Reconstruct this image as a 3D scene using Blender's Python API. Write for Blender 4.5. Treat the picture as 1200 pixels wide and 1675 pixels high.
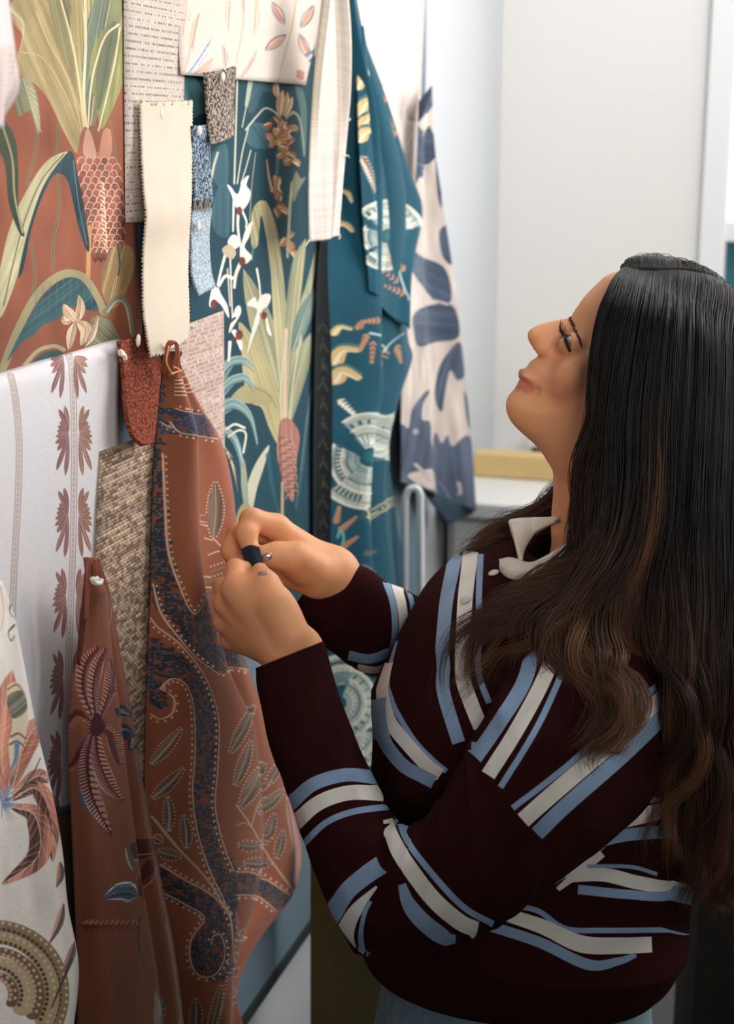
import bpy, bmesh, math, random
import numpy as np
from mathutils import Vector, Matrix

for _o in list(bpy.data.objects):
    bpy.data.objects.remove(_o, do_unlink=True)
scene = bpy.context.scene
COL = scene.collection
rng = np.random.default_rng(7)
random.seed(7)

# ------------------------------------------------------------------ camera
F = 2400.0                                   # focal length in pixels of a 1200 x 1675 frame
TH = math.atan(607.0 / F)                    # the camera looks down by this angle
CAM_H = 1.75
CT, ST = math.cos(TH), math.sin(TH)
cam_data = bpy.data.cameras.new('camera')
cam_data.sensor_fit = 'HORIZONTAL'
cam_data.sensor_width = 36.0
cam_data.lens = 36.0 * F / 1200.0
cam_data.clip_start = 0.02
cam_data.dof.use_dof = True
cam_data.dof.focus_distance = 1.40
cam_data.dof.aperture_fstop = 7.5
cam = bpy.data.objects.new('camera', cam_data)
cam.location = (0, 0, CAM_H)
cam.rotation_euler = (math.pi / 2 - TH, 0, 0)
COL.objects.link(cam)
scene.camera = cam

# ------------------------------------------------------------------ light
world = bpy.data.worlds.new('world')
scene.world = world
world.use_nodes = True
wn = world.node_tree.nodes
wl = world.node_tree.links
bg = wn['Background']
bg.inputs[0].default_value = (1.0, 0.98, 0.965, 1)
bg.inputs[1].default_value = 2.2

def area(name, loc, target, size, size_y, power, col, spread=180):
    d = bpy.data.lights.new(name, 'AREA')
    d.shape = 'RECTANGLE'
    d.size, d.size_y = size, size_y
    d.energy = power
    d.color = col
    d.spread = math.radians(spread)
    o = bpy.data.objects.new(name, d)
    o.location = loc
    o.rotation_euler = (Vector(target) - Vector(loc)).to_track_quat('-Z', 'Y').to_euler()
    COL.objects.link(o)
    return o
area('window_daylight', (2.1, 2.2, 2.2), (-0.2, 1.6, 1.9), 1.6, 1.4, 14, (1.0, 0.975, 0.945), 90)
area('rear_fill', (0.9, -1.3, 2.6), (0.15, 2.8, 2.45), 1.6, 1.0, 11, (1.0, 0.975, 0.94), 58)  # added fill lamp behind the camera
area('ceiling_panel', (1.25, 1.9, 2.93), (1.15, 1.9, 0.0), 1.2, 1.2, 24, (1.0, 0.98, 0.955))

vs = scene.view_settings
vs.view_transform = 'Standard'
vs.look = 'None'
vs.gamma = 1.0
vs.exposure = 0.06
vs.use_curve_mapping = False

# ------------------------------------------------------------------ geometry of the place
PHI = math.atan2(800.0, F * CT + 607.0 * ST)  # the pinboard wall runs away at this angle to the view
E = np.array([math.sin(PHI), math.cos(PHI), 0.0])      # along the wall, away from the camera
N = np.array([math.cos(PHI), -math.sin(PHI), 0.0])     # out of the wall, into the room
D_WALL = 0.66                                            # board surface to camera
CAMP = np.array([0, 0, CAM_H])
O_WALL = -D_WALL * N

def ray(p):
    p = np.asarray(p, float)
    r = p[..., 0] - 600.0
    v = 837.5 - p[..., 1]
    return np.stack([r, F * CT + v * ST, v * CT - F * ST], -1)

def PY(px, py, Y):
    """world point seen at a photo pixel, on the upright plane at forward distance Y"""
    d = ray((px, py))
    return CAMP + d * (Y / d[1])

def on_wall(p, off):
    """(s, z) of photo pixels on the plane parallel to the board at distance off in front of it"""
    d = ray(p)
    t = (off - D_WALL) / (d @ N)
    q = d * np.asarray(t)[..., None]
    return np.stack([q @ E, q[..., 2] + CAM_H], -1)

def wall_pt(s, z, off):
    s, z, off = np.broadcast_arrays(s, z, off)
    g = np.multiply.outer(s, E) + np.multiply.outer(off - D_WALL, N)
    g[..., 2] = z
    return g

def project(w):
    q = w - CAMP
    fwd = q[..., 1] * CT - q[..., 2] * ST
    up = q[..., 1] * ST + q[..., 2] * CT
    return np.stack([600 + F * q[..., 0] / fwd, 837.5 - F * up / fwd], -1)

# ------------------------------------------------------------------ small helpers
def srgb(c):
    c = np.asarray(c, float) / 255.0
    l = np.where(c <= 0.04045, c / 12.92, ((c + 0.055) / 1.055) ** 2.4)
    return (float(l[0]), float(l[1]), float(l[2]), 1.0)

def tag(o, label=None, cat=None, group=None, kind=None):
    if label: o['label'] = label
    if cat: o['category'] = cat
    if group: o['group'] = group
    if kind: o['kind'] = kind
    return o

def empty(name, loc=(0, 0, 0)):
    o = bpy.data.objects.new(name, None)
    o.location = loc
    COL.objects.link(o)
    return o

def mesh_obj(name, verts, faces, m, parent=None, smooth=True, uv=None):
    me = bpy.data.meshes.new(name)
    verts = np.asarray(verts, np.float32).reshape(-1, 3)
    if isinstance(faces, np.ndarray):
        k = faces.shape[1]
        nf = len(faces)
        me.vertices.add(len(verts)); me.vertices.foreach_set('co', verts.ravel())
        me.loops.add(nf * k); me.loops.foreach_set('vertex_index', faces.astype(np.int32).ravel())
        me.polygons.add(nf)
        me.polygons.foreach_set('loop_start', (np.arange(nf) * k).astype(np.int32))
        me.polygons.foreach_set('loop_total', np.full(nf, k, np.int32))
        me.update(calc_edges=True)
    else:
        me.from_pydata([tuple(v) for v in verts.tolist()], [], [tuple(f) for f in faces])
        me.update()
    if uv is not None:
        lay = me.uv_layers.new(name='UVMap')
        li = np.empty(len(me.loops), np.int32)
        me.loops.foreach_get('vertex_index', li)
        lay.data.foreach_set('uv', np.asarray(uv, np.float32)[li].ravel())
    me.polygons.foreach_set('use_smooth', np.full(len(me.polygons), smooth, bool))
    if m is not None:
        me.materials.append(m)
    o = bpy.data.objects.new(name, me)
    COL.objects.link(o)
    if parent is not None:
        o.parent = parent
        o.matrix_parent_inverse = Matrix.Translation(-Vector(parent.location))
    return o

def grid_faces(nu, nv, wrap_u=False):
    """faces of a grid stored row by row: index = j * nu + i"""
    i = np.arange(nu if wrap_u else nu - 1)
    j = np.arange(nv - 1)
    I, J = np.meshgrid(i, j)
    I2 = (I + 1) % nu
    return np.stack([J * nu + I, J * nu + I2, (J + 1) * nu + I2, (J + 1) * nu + I], -1).reshape(-1, 4)

def box_mesh(name, corners, m, parent=None, bevel=0.0):
    """corners: 8 points, bottom ring then top ring"""
    f = [(0, 3, 2, 1), (4, 5, 6, 7), (0, 1, 5, 4), (1, 2, 6, 5), (2, 3, 7, 6), (3, 0, 4, 7)]
    o = mesh_obj(name, corners, f, m, parent, smooth=False)
    if bevel:
        b = o.modifiers.new('bevel', 'BEVEL'); b.width = bevel; b.segments = 3
    return o

def frame_box(o0, ax, ay, x0, x1, y0, y1, z0, z1):
    ax, ay, o0 = np.asarray(ax), np.asarray(ay), np.asarray(o0)
    pts = []
    for z in (z0, z1):
        for x, y in ((x0, y0), (x1, y0), (x1, y1), (x0, y1)):
            p = o0 + ax * x + ay * y
            pts.append((p[0], p[1], z))
    return pts

def solidify(o, t, offset=-1):
    s = o.modifiers.new('solidify', 'SOLIDIFY')
    s.thickness = t
    s.offset = offset
    return o

# ------------------------------------------------------------------ materials
def new_mat(name):
    m = bpy.data.materials.new(name)
    m.use_nodes = True
    nt = m.node_tree
    return m, nt, nt.nodes['Principled BSDF']

def add_bump(nt, b, scale, strength, dist=0.001, kind='noise', coord='Object', detail=4.0, vec=None):
    tc = nt.nodes.new('ShaderNodeTexCoord')
    if kind == 'noise':
        t = nt.nodes.new('ShaderNodeTexNoise'); t.inputs['Detail'].default_value = detail
    else:
        t = nt.nodes.new('ShaderNodeTexVoronoi')
    t.inputs['Scale'].default_value = scale
    src = tc.outputs[coord]
    if vec:
        mp = nt.nodes.new('ShaderNodeMapping'); mp.inputs['Scale'].default_value = vec
        nt.links.new(src, mp.inputs['Vector']); src = mp.outputs[0]
    nt.links.new(src, t.inputs['Vector'])
    bp = nt.nodes.new('ShaderNodeBump')
    bp.inputs['Strength'].default_value = strength
    bp.inputs['Distance'].default_value = dist
    nt.links.new(t.outputs[0], bp.inputs['Height'])
    nt.links.new(bp.outputs[0], b.inputs['Normal'])
    return t

def plain(name, col, rough=0.7, var=0.0, vscale=20.0, bump=0.0, bscale=200.0, bdist=0.001, metal=0.0, spec=0.5, sheen=0.0):
    m, nt, b = new_mat(name)
    b.inputs['Base Color'].default_value = srgb(col)
    b.inputs['Roughness'].default_value = rough
    b.inputs['Metallic'].default_value = metal
    b.inputs['Specular IOR Level'].default_value = spec
    if sheen:
        b.inputs['Sheen Weight'].default_value = sheen
        b.inputs['Sheen Roughness'].default_value = 0.4
    if var:
        tc = nt.nodes.new('ShaderNodeTexCoord')
        t = nt.nodes.new('ShaderNodeTexNoise'); t.inputs['Scale'].default_value = vscale; t.inputs['Detail'].default_value = 5
        nt.links.new(tc.outputs['Object'], t.inputs['Vector'])
        r = nt.nodes.new('ShaderNodeValToRGB')
        c = np.array(srgb(col)[:3])
        r.color_ramp.elements[0].position = 0.3; r.color_ramp.elements[1].position = 0.7
        r.color_ramp.elements[0].color = (*np.clip(c * (1 - var), 0, 1), 1)
        r.color_ramp.elements[1].color = (*np.clip(c * (1 + var), 0, 1), 1)
        nt.links.new(t.outputs[0], r.inputs[0])
        nt.links.new(r.outputs[0], b.inputs['Base Color'])
    if bump:
        add_bump(nt, b, bscale, bump, bdist)
    return m

def tweed(name, c1, c2, scale=380.0, rough=0.95):
    """nubbly woven wool: two yarn colours in a fine cell pattern with relief"""
    m, nt, b = new_mat(name)
    tc = nt.nodes.new('ShaderNodeTexCoord')
    v = nt.nodes.new('ShaderNodeTexVoronoi'); v.inputs['Scale'].default_value = scale
    nt.links.new(tc.outputs['Object'], v.inputs['Vector'])
    n = nt.nodes.new('ShaderNodeTexNoise'); n.inputs['Scale'].default_value = scale * 0.8; n.inputs['Detail'].default_value = 3
    nt.links.new(tc.outputs['Object'], n.inputs['Vector'])
    r = nt.nodes.new('ShaderNodeValToRGB')
    r.color_ramp.elements[0].position = 0.42; r.color_ramp.elements[0].color = srgb(c1)
    r.color_ramp.elements[1].position = 0.60; r.color_ramp.elements[1].color = srgb(c2)
    nt.links.new(n.outputs[0], r.inputs[0])
    nt.links.new(r.outputs[0], b.inputs['Base Color'])
    bp = nt.nodes.new('ShaderNodeBump'); bp.inputs['Strength'].default_value = 0.9; bp.inputs['Distance'].default_value = 0.0016
    bp.invert = True
    nt.links.new(v.outputs['Distance'], bp.inputs['Height'])
    nt.links.new(bp.outputs[0], b.inputs['Normal'])
    b.inputs['Roughness'].default_value = rough
    b.inputs['Specular IOR Level'].default_value = 0.15
    return m

# ------------------------------------------------------------------ prints are drawn by code into a texture
def cr(pts, n=12, closed=False):
    """smooth curve through the points"""
    p = np.asarray(pts, float)
    if len(p) < 3 and not closed:
        t = np.linspace(0, 1, n + 1)[:, None]
        return p[0] * (1 - t) + p[1] * t
    if closed:
        q = np.vstack([p[-1], p, p[0], p[1]])
    else:
        q = np.vstack([2 * p[0] - p[1], p, 2 * p[-1] - p[-2]])
    out = []
    t = np.linspace(0, 1, n, endpoint=False)[:, None]
    for i in range(1, len(q) - 2):
        a, b, c, d = q[i - 1], q[i], q[i + 1], q[i + 2]
        out.append(0.5 * (2 * b + (c - a) * t + (2 * a - 5 * b + 4 * c - d) * t * t + (3 * b - a - 3 * c + d) * t ** 3))
    if not closed:
        out.append(p[-1:])
    return np.vstack(out)

class Sheet:
    """a hanging sheet of cloth or paper: left and right edge given by matching stations (px, py, distance off the board)"""
    def __init__(self, L, R, fold=None, off=0.003, res=2.0, smooth=True):
        def prep(S):
            o = []
            for q in S:
                f = q[2] if len(q) > 2 else off
                s, z = on_wall((q[0], q[1]), f)
                o.append((s, z, f))
            o = np.array(o)
            return cr(o, 10) if smooth and len(o) > 2 else o
        self.fold = fold
        self.set_edges(prep(L), prep(R))
        if fold is not None:                      # an edge station is where the folded edge itself is seen
            n_ = len(L)
            tv = self.t[np.linspace(0, len(self.t) - 1, n_).round().astype(int)]
            def again(S, u):
                o = []
                for q, v in zip(S, tv):
                    f = q[2] if len(q) > 2 else off
                    s, z = on_wall((q[0], q[1]), f + float(fold(np.array([u]), np.array([v]))[0]))
                    o.append((s, z, f))
                o = np.array(o)
                return cr(o, 10) if smooth and len(o) > 2 else o
            t0 = self.t
            self.a, self.b, self.t = again(L, 0.0), again(R, 1.0), t0
        hp = max(abs(L[-1][1] - L[0][1]), abs(R[-1][1] - R[0][1]))
        wp = max(abs(r[0] - l[0]) for l, r in zip(L, R))
        self.res = res
        self.gu = (-0.3, 1.3); self.gv = (-0.15, 1.15)
        self.W, self.H = int(max(16, wp * res)), int(max(16, hp * res))
        self.img = np.zeros((self.H, self.W, 3))
    def set_edges(self, a, b):
        m = (a + b) / 2
        d = np.r_[0, np.cumsum(np.maximum(np.linalg.norm(np.diff(m[:, :2], axis=0), axis=1), 1e-5))]
        self.t = d / d[-1]
        self.a, self.b = a, b
    def _edge(self, e, v):
        o = np.stack([np.interp(v, self.t, e[:, k]) for k in range(3)], -1)
        lo, hi = v < 0, v > 1
        if lo.any():
            sl = (e[1] - e[0]) / (self.t[1] - self.t[0])
            sl[2] = 0
            o[lo] = e[0] + v[lo][:, None] * sl
        if hi.any():
            sl = (e[-1] - e[-2]) / (self.t[-1] - self.t[-2])
            sl[2] = 0
            o[hi] = e[-1] + (v[hi] - 1)[:, None] * sl
        return o
    def P(self, u, v):
        u = np.asarray(u, float).ravel(); v = np.asarray(v, float).ravel()
        q = self._edge(self.a, v) * (1 - u)[:, None] + self._edge(self.b, v) * u[:, None]
        f = q[:, 2]
        if self.fold is not None:
            f = f + self.fold(np.clip(u, 0, 1), np.clip(v, 0, 1))
        return wall_pt(q[:, 0], q[:, 1], f)
    def visible(self, U, V, G, cell=7.0, tol=0.012):
        """which of the nodes are not hidden by a nearer fold of the same sheet"""
        if not hasattr(self, 'zb'):
            u, v = [k.ravel() for k in np.meshgrid(np.linspace(0, 1, 160), np.linspace(0, 1, 260))]
            w = self.P(u, v); g = project(w); z = np.linalg.norm(w - CAMP, axis=1)
            k = np.floor(g / cell).astype(int); self.k0 = k.min(0)
            k -= self.k0
            self.zb = np.full(k.max(0) + 1, 9e9)
            np.minimum.at(self.zb, (k[:, 0], k[:, 1]), z)
        k = np.floor(G / cell).astype(int) - self.k0
        ins = (k >= 0).all(1) & (k < self.zb.shape).all(1)
        z = np.linalg.norm(self.P(U, V) - CAMP, axis=1)
        out = np.ones(len(U), bool)
        out[ins] = z[ins] <= self.zb[k[ins, 0], k[ins, 1]] + tol
        return out
    def uv(self, p):
        """sheet coordinates of photo pixels"""
        p = np.asarray(p, float).reshape(-1, 2)
        g = np.linspace(*self.gu, 33)
        U, V = [k.ravel() for k in np.meshgrid(g, np.linspace(*self.gv, 40))]
        G = project(self.P(U, V))
        ok = self.visible(U, V, G)
        U, V, G = U[ok], V[ok], G[ok]
        ix = np.argmin(((p[:, None] - G[None]) ** 2).sum(-1), 1)
        u, v = U[ix].copy(), V[ix].copy()
        for _ in range(9):
            q = project(self.P(u, v)); h = 0.004
            ju = (project(self.P(u + h, v)) - q) / h
            jv = (project(self.P(u, v + h)) - q) / h
            e = p - q
            det = ju[:, 0] * jv[:, 1] - ju[:, 1] * jv[:, 0]
            det = np.where(np.abs(det) < 1e-6, 1e-6, det)
            du = (e[:, 0] * jv[:, 1] - e[:, 1] * jv[:, 0]) / det
            dv = (ju[:, 0] * e[:, 1] - ju[:, 1] * e[:, 0]) / det
            u = np.clip(u + np.clip(du, -.06, .06), self.gu[0] - .1, self.gu[1] + .1)
            v = np.clip(v + np.clip(dv, -.06, .06), self.gv[0] - .1, self.gv[1] + .1)
        return np.stack([u, v], -1)
    def _lut(self):
        g = np.linspace(*self.gu, 20)
        U, V = [k.ravel() for k in np.meshgrid(g, np.linspace(*self.gv, 40))]
        q = project(self.P(U, V))
        self.x0, self.y0 = q.min(0) - 8
        x1, y1 = q.max(0) + 8
        self.st = 5.0
        nx, ny = int((x1 - self.x0) / self.st) + 2, int((y1 - self.y0) / self.st) + 2
        X, Y = np.meshgrid(self.x0 + self.st * np.arange(nx), self.y0 + self.st * np.arange(ny))
        pts = np.stack([X.ravel(), Y.ravel()], -1)
        self.tab = np.vstack([self.uv(c) for c in np.array_split(pts, max(1, len(pts) // 4000))]).reshape(ny, nx, 2)
    def T(self, p):
        if not hasattr(self, 'tab'): self._lut()
        p = np.asarray(p, float).reshape(-1, 2)
        ny, nx = self.tab.shape[:2]
        x = np.clip((p[:, 0] - self.x0) / self.st, 0, nx - 1.001); y = np.clip((p[:, 1] - self.y0) / self.st, 0, ny - 1.001)
        i, j = x.astype(int), y.astype(int); fx, fy = (x - i)[:, None], (y - j)[:, None]
        t = self.tab
        return ((t[j, i] * (1 - fx) + t[j, i + 1] * fx) * (1 - fy) + (t[j + 1, i] * (1 - fx) + t[j + 1, i + 1] * fx) * fy) * [self.W, self.H]
    # --- drawing, in photo pixels
    def fill(self, c):
        self.img[:] = np.asarray(c, float)
        return self
    def _blend(self, x0, y0, al, c):
        h, w = al.shape[:2]
        r = self.img[y0:y0 + h, x0:x0 + w]
        r += (np.asarray(c, float) - r) * al[..., None]
    def _bbox(self, q, pad):
        x0 = int(max(0, math.floor(q[:, 0].min() - pad))); x1 = int(min(self.W, math.ceil(q[:, 0].max() + pad)))
        y0 = int(max(0, math.floor(q[:, 1].min() - pad))); y1 = int(min(self.H, math.ceil(q[:, 1].max() + pad)))
        return x0, x1, y0, y1
    def poly(self, p, c, alpha=1.0, c2=None, streak=0.0, sm=True, raw=False):
        """closed shape; c2: colour at the far end of the first axis (print gradient)"""
        p = np.asarray(p, float)
        if sm and len(p) < 60:
            p = cr(p, 6, closed=True)
        q = p if raw else self.T(p)
        x0, x1, y0, y1 = self._bbox(q, 1)
        if x1 <= x0 or y1 <= y0: return
        SR = 4
        ys = y0 + (np.arange((y1 - y0) * SR) + .5) / SR
        ya, yb = q[:, 1], np.roll(q[:, 1], -1); xa, xb = q[:, 0], np.roll(q[:, 0], -1)
        act = (ya[:, None] > ys[None]) != (yb[:, None] > ys[None])
        ei, ri = np.nonzero(act)
        xs = np.clip(xa[ei] + (xb - xa)[ei] * (ys[ri] - ya[ei]) / (yb - ya)[ei], x0, x1 - 1e-4) - x0
        o_ = np.lexsort((xs, ri)); xs, ri = xs[o_], ri[o_]
        sgn = np.where(np.arange(len(xs)) % 2 == 0, 1.0, -1.0)
        buf = np.zeros((y1 - y0, x1 - x0 + 2))
        xi = xs.astype(int); fr = xs - xi
        np.add.at(buf, (ri // SR, xi), sgn * (1 - fr)); np.add.at(buf, (ri // SR, xi + 1), sgn * fr)
        cov = np.cumsum(buf, 1)[:, :x1 - x0] * (alpha / SR)
        if c2 is not None or streak:
            X, Y = np.meshgrid(np.arange(x0, x1), np.arange(y0, y1))
            cc = q - q.mean(0)
            ax = np.linalg.svd(cc[:: max(1, len(cc) // 60)], full_matrices=False)[2][0]
            tt = (X - q[:, 0].mean()) * ax[0] + (Y - q[:, 1].mean()) * ax[1]
            cr_ = (Y - q[:, 1].mean()) * ax[0] - (X - q[:, 0].mean()) * ax[1]
            lo, hi = (cc @ ax).min(), (cc @ ax).max()
            t = np.clip((tt - lo) / max(hi - lo, 1e-6), 0, 1)[..., None]
            base = np.asarray(c, float) * (1 - t) + np.asarray(c if c2 is None else c2, float) * t
            if streak:
                k = rng.normal(size=64) * .8 + np.repeat(rng.normal(size=16), 4) * .6
                base = base * (1 + 1.3 * streak * np.interp(cr_, np.linspace(cr_.min(), cr_.max() + 1e-6, 64), k)[..., None])
            self._blend(x0, y0, cov, base)
        else:
            self._blend(x0, y0, cov, c)
    def stroke(self, p, w, c, w2=None, alpha=1.0, sm=True, raw=False):
        p = np.asarray(p, float)
        if sm and len(p) > 2 and len(p) < 80: p = cr(p, 8)
        q = p if raw else self.T(p)
        w2 = w if w2 is None else w2
        W = np.linspace(w, w2, len(q)) * self.res / 2
        x0, x1, y0, y1 = self._bbox(q, W.max() + 2)
        if x1 <= x0 or y1 <= y0: return
        cov = np.zeros((y1 - y0, x1 - x0))
        for i in range(len(q) - 1):
            a, b = q[i], q[i + 1]
            pad = max(W[i], W[i + 1]) + 1.5
            bx0 = int(max(x0, min(a[0], b[0]) - pad)); bx1 = int(min(x1, max(a[0], b[0]) + pad + 1))
            by0 = int(max(y0, min(a[1], b[1]) - pad)); by1 = int(min(y1, max(a[1], b[1]) + pad + 1))
            if bx1 <= bx0 or by1 <= by0: continue
            X, Y = np.meshgrid(np.arange(bx0, bx1) + .5, np.arange(by0, by1) + .5)
            d = b - a; L2 = d @ d + 1e-9
            t = np.clip(((X - a[0]) * d[0] + (Y - a[1]) * d[1]) / L2, 0, 1)
            ds = np.hypot(X - a[0] - t * d[0], Y - a[1] - t * d[1])
            ww = W[i] + (W[i + 1] - W[i]) * t
            s = cov[by0 - y0:by1 - y0, bx0 - x0:bx1 - x0]
            np.maximum(s, np.clip(ww - ds + 0.5, 0, 1) * np.minimum(1, ww * 2), out=s)
        self._blend(x0, y0, cov * alpha, c)
    def dot(self, p, r, c, alpha=1.0, ry=None):
        a = np.linspace(0, 2 * math.pi, 14, endpoint=False)
        self.poly(np.stack([p[0] + r * np.cos(a), p[1] + (ry or r) * np.sin(a)], -1), c, alpha, sm=False)
    def leaf(self, mid, w, c, c_side=None, vein=None, vw=1.2, veins=0, tip=0.0, streak=0.10, alpha=1.0, peak=0.4):
        """tapering leaf around a midrib; c_side colours its second half"""
        m = cr(mid, 8) if len(mid) > 2 else cr(mid, 10)
        n = len(m); t = np.linspace(0, 1, n)
        wid = w / 2 * np.where(t < peak, np.sin(math.pi / 2 * (0.12 + 0.88 * t / peak)), np.cos(math.pi / 2 * (t - peak) / (1 - peak)) ** 0.8 * (1 - tip) + tip)
        d = np.gradient(m, axis=0); d /= np.linalg.norm(d, axis=1)[:, None] + 1e-9
        nn = np.stack([-d[:, 1], d[:, 0]], -1)
        l, r = m + nn * wid[:, None], m - nn * wid[:, None]
        self.poly(np.vstack([l, r[::-1]]), c, alpha, sm=False, streak=streak)
        if c_side is not None:
            self.poly(np.vstack([m, r[::-1]]), c_side, alpha, sm=False, streak=streak)
        if veins and vein is not None:
            for k in np.linspace(2, n - 3, veins).astype(int):
                for e in (l, r):
                    k2 = min(n - 1, k + max(2, n // 8))
                    self.stroke([m[k], e[k2]], vw * 0.6, vein, alpha=0.7)
        if vein is not None:
            self.stroke(m, vw, vein, vw * .5, sm=False)
    def beads(self, p, r, c, gap, side=0.0, both=False):
        m = cr(p, 12) if len(p) > 2 else cr(p, 20)
        s = np.r_[0, np.cumsum(np.linalg.norm(np.diff(m, axis=0), axis=1))]
        d = np.gradient(m, axis=0); d /= np.linalg.norm(d, axis=1)[:, None] + 1e-9
        nn = np.stack([-d[:, 1], d[:, 0]], -1)
        for k in np.arange(gap / 2, s[-1], gap):
            x = np.array([np.interp(k, s, m[:, 0]), np.interp(k, s, m[:, 1])])
            y = np.array([np.interp(k, s, nn[:, 0]), np.interp(k, s, nn[:, 1])])
            for sg in ((1, -1) if both else (1,)):
                self.dot(x + y * side * sg, r, c)
    def grain(self, amt, scale=1):
        g = rng.normal(size=(self.H // scale + 2, self.W // scale + 2, 1)) * amt
        g = np.repeat(np.repeat(g, scale, 0), scale, 1)[:self.H, :self.W]
        self.img *= 1 + g
    def mottle(self, amt, n=14):
        """soft uneven dye"""
        k = rng.normal(size=(n, n)) * amt
        yi = np.linspace(0, n - 1.001, self.H); xi = np.linspace(0, n - 1.001, self.W)
        y0 = yi.astype(int); x0 = xi.astype(int); fy = (yi - y0)[:, None]; fx = (xi - x0)[None]
        g = k[y0][:, x0] * (1 - fy) * (1 - fx) + k[y0 + 1][:, x0] * fy * (1 - fx) + k[y0][:, x0 + 1] * (1 - fy) * fx + k[y0 + 1][:, x0 + 1] * fy * fx
        self.img *= 1 + g[..., None]
    def metric(self):
        """wall coordinates (s, z) in metres of every texel"""
        U, V = np.meshgrid((np.arange(self.W) + .5) / self.W, (np.arange(self.H) + .5) / self.H)
        q = self._edge(self.a, V.ravel()) * (1 - U.ravel())[:, None] + self._edge(self.b, V.ravel()) * U.ravel()[:, None]
        return q[:, 0].reshape(U.shape), q[:, 1].reshape(U.shape)
    # --- output
    def material(self, name, rough=0.85, weave=0.25, wscale=900.0, sheen=0.0, spec=0.25):
        img = bpy.data.images.new(name + '_print', self.W, self.H, alpha=False)
        px = np.ones((self.H, self.W, 4), np.float32)
        g_ = self.img @ np.array([.3, .59, .11])
        im = g_[..., None] + (self.img - g_[..., None]) * 0.87        # matte printing inks
        px[..., :3] = np.clip(im[::-1] / 255.0, 0, 1)
        img.pixels.foreach_set(px.ravel())
        img.update()
        img.pack()
        m, nt, b = new_mat(name)
        t = nt.nodes.new('ShaderNodeTexImage'); t.image = img; t.extension = 'EXTEND'
        nt.links.new(t.outputs[0], b.inputs['Base Color'])
        b.inputs['Roughness'].default_value = rough
        b.inputs['Specular IOR Level'].default_value = spec
        if sheen:
            b.inputs['Sheen Weight'].default_value = sheen
            b.inputs['Sheen Roughness'].default_value = 0.35
        if weave:
            add_bump(nt, b, wscale, weave, 0.0006)
        return m
    def mesh(self, name, m, nu=40, nv=80, thick=0.0012, parent=None, jag=0.0, jagv=0.0):
        U, V = np.meshgrid(np.linspace(0, 1, nu), np.linspace(0, 1, nv))
        w = self.P(U, V).reshape(nv, nu, 3)
        if jag:                                   # pinking-shear teeth or frayed edge, along the wall
            k = np.arange(nv) % 2 * jag * (0.6 + 0.8 * rng.random(nv))
            w[:, 0] += np.outer(k, E); w[:, -1] -= np.outer(k, E)
        if jagv:
            k = np.arange(nu) % 2 * jagv * (0.6 + 0.8 * rng.random(nu))
            w[0, :, 2] -= k; w[-1, :, 2] += k
        o = mesh_obj(name, w.reshape(-1, 3), grid_faces(nu, nv)[:, ::-1].copy(), m, parent, uv=np.stack([U.ravel(), 1 - V.ravel()], -1))
        if thick: solidify(o, thick, -1)
        return o
def sig(x): return 1 / (1 + np.exp(-np.clip(x, -30, 30)))
scene.cycles.max_bounces = 6
scene.cycles.diffuse_bounces = 3
scene.cycles.adaptive_threshold = 0.02
scene.cycles.glossy_bounces = 2
scene.cycles.transmission_bounces = 4

# ================================================================== the room
M_wall = plain('white_wall_paint', (236, 234, 231), 0.9, bump=0.05, bscale=300)
M_floor = plain('dark_carpet', (22, 28, 30), 0.95, var=0.4, vscale=120, bump=0.4, bscale=500)
M_white = plain('white_lacquer', (232, 232, 230), 0.45)
M_frame = plain('white_window_frame', (240, 241, 243), 0.4)
M_board = plain('slate_blue_board', (104, 124, 138), 0.85, var=0.06, vscale=14, bump=0.15, bscale=700)
M_edge = plain('dark_board_edge', (40, 48, 52), 0.6)
M_oak = plain('pale_wood', (222, 190, 128), 0.5, var=0.10, vscale=9)
M_olive = plain('olive_board', (116, 100, 62), 0.85, var=0.10, vscale=10, bump=0.1, bscale=300)
M_dark = plain('dark_green_upholstery', (22, 30, 30), 0.95, var=0.3, vscale=60, bump=0.3, bscale=400)
M_black = plain('black_plastic', (18, 22, 24), 0.5)

S_CORNER = float(on_wall((813, 400), -0.03)[0])          # where the pinboard wall meets the back wall
def room_box(name, x0, x1, y0, y1, z0, z1, m, parent=None, bevel=0.0):
    """x: out of the pinboard wall, y: along it"""
    return box_mesh(name, frame_box(O_WALL, N, E, x0, x1, y0, y1, z0, z1), m, parent, bevel)

tag(room_box('floor', -0.03, 5.2, -2.0, S_CORNER + 2.5, -0.05, 0.0, M_floor), 'dark carpet floor of the room', kind='structure')
tag(room_box('wall_left', -0.13, -0.0305, -2.0, S_CORNER + 0.1, 0.0, 2.95, plain('grey_white_wall_paint', (206, 209, 214), 0.9, bump=0.05, bscale=300)), 'white wall carrying the pinboard', kind='structure')

tag(room_box('wall_rear', -0.03, 5.2, -2.1, -2.0, 0.0, 2.95, M_wall), 'plain white wall behind the photographer', kind='structure')
tag(room_box('wall_right', 5.2, 5.3, -2.0, S_CORNER + 0.12, 0.0, 2.95, M_wall), 'plain white wall across the room', kind='structure')
tag(room_box('ceiling', -0.13, 5.3, -2.1, S_CORNER + 0.12, 2.95, 3.05, M_wall), 'plain white ceiling of the room', kind='structure')
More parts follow.
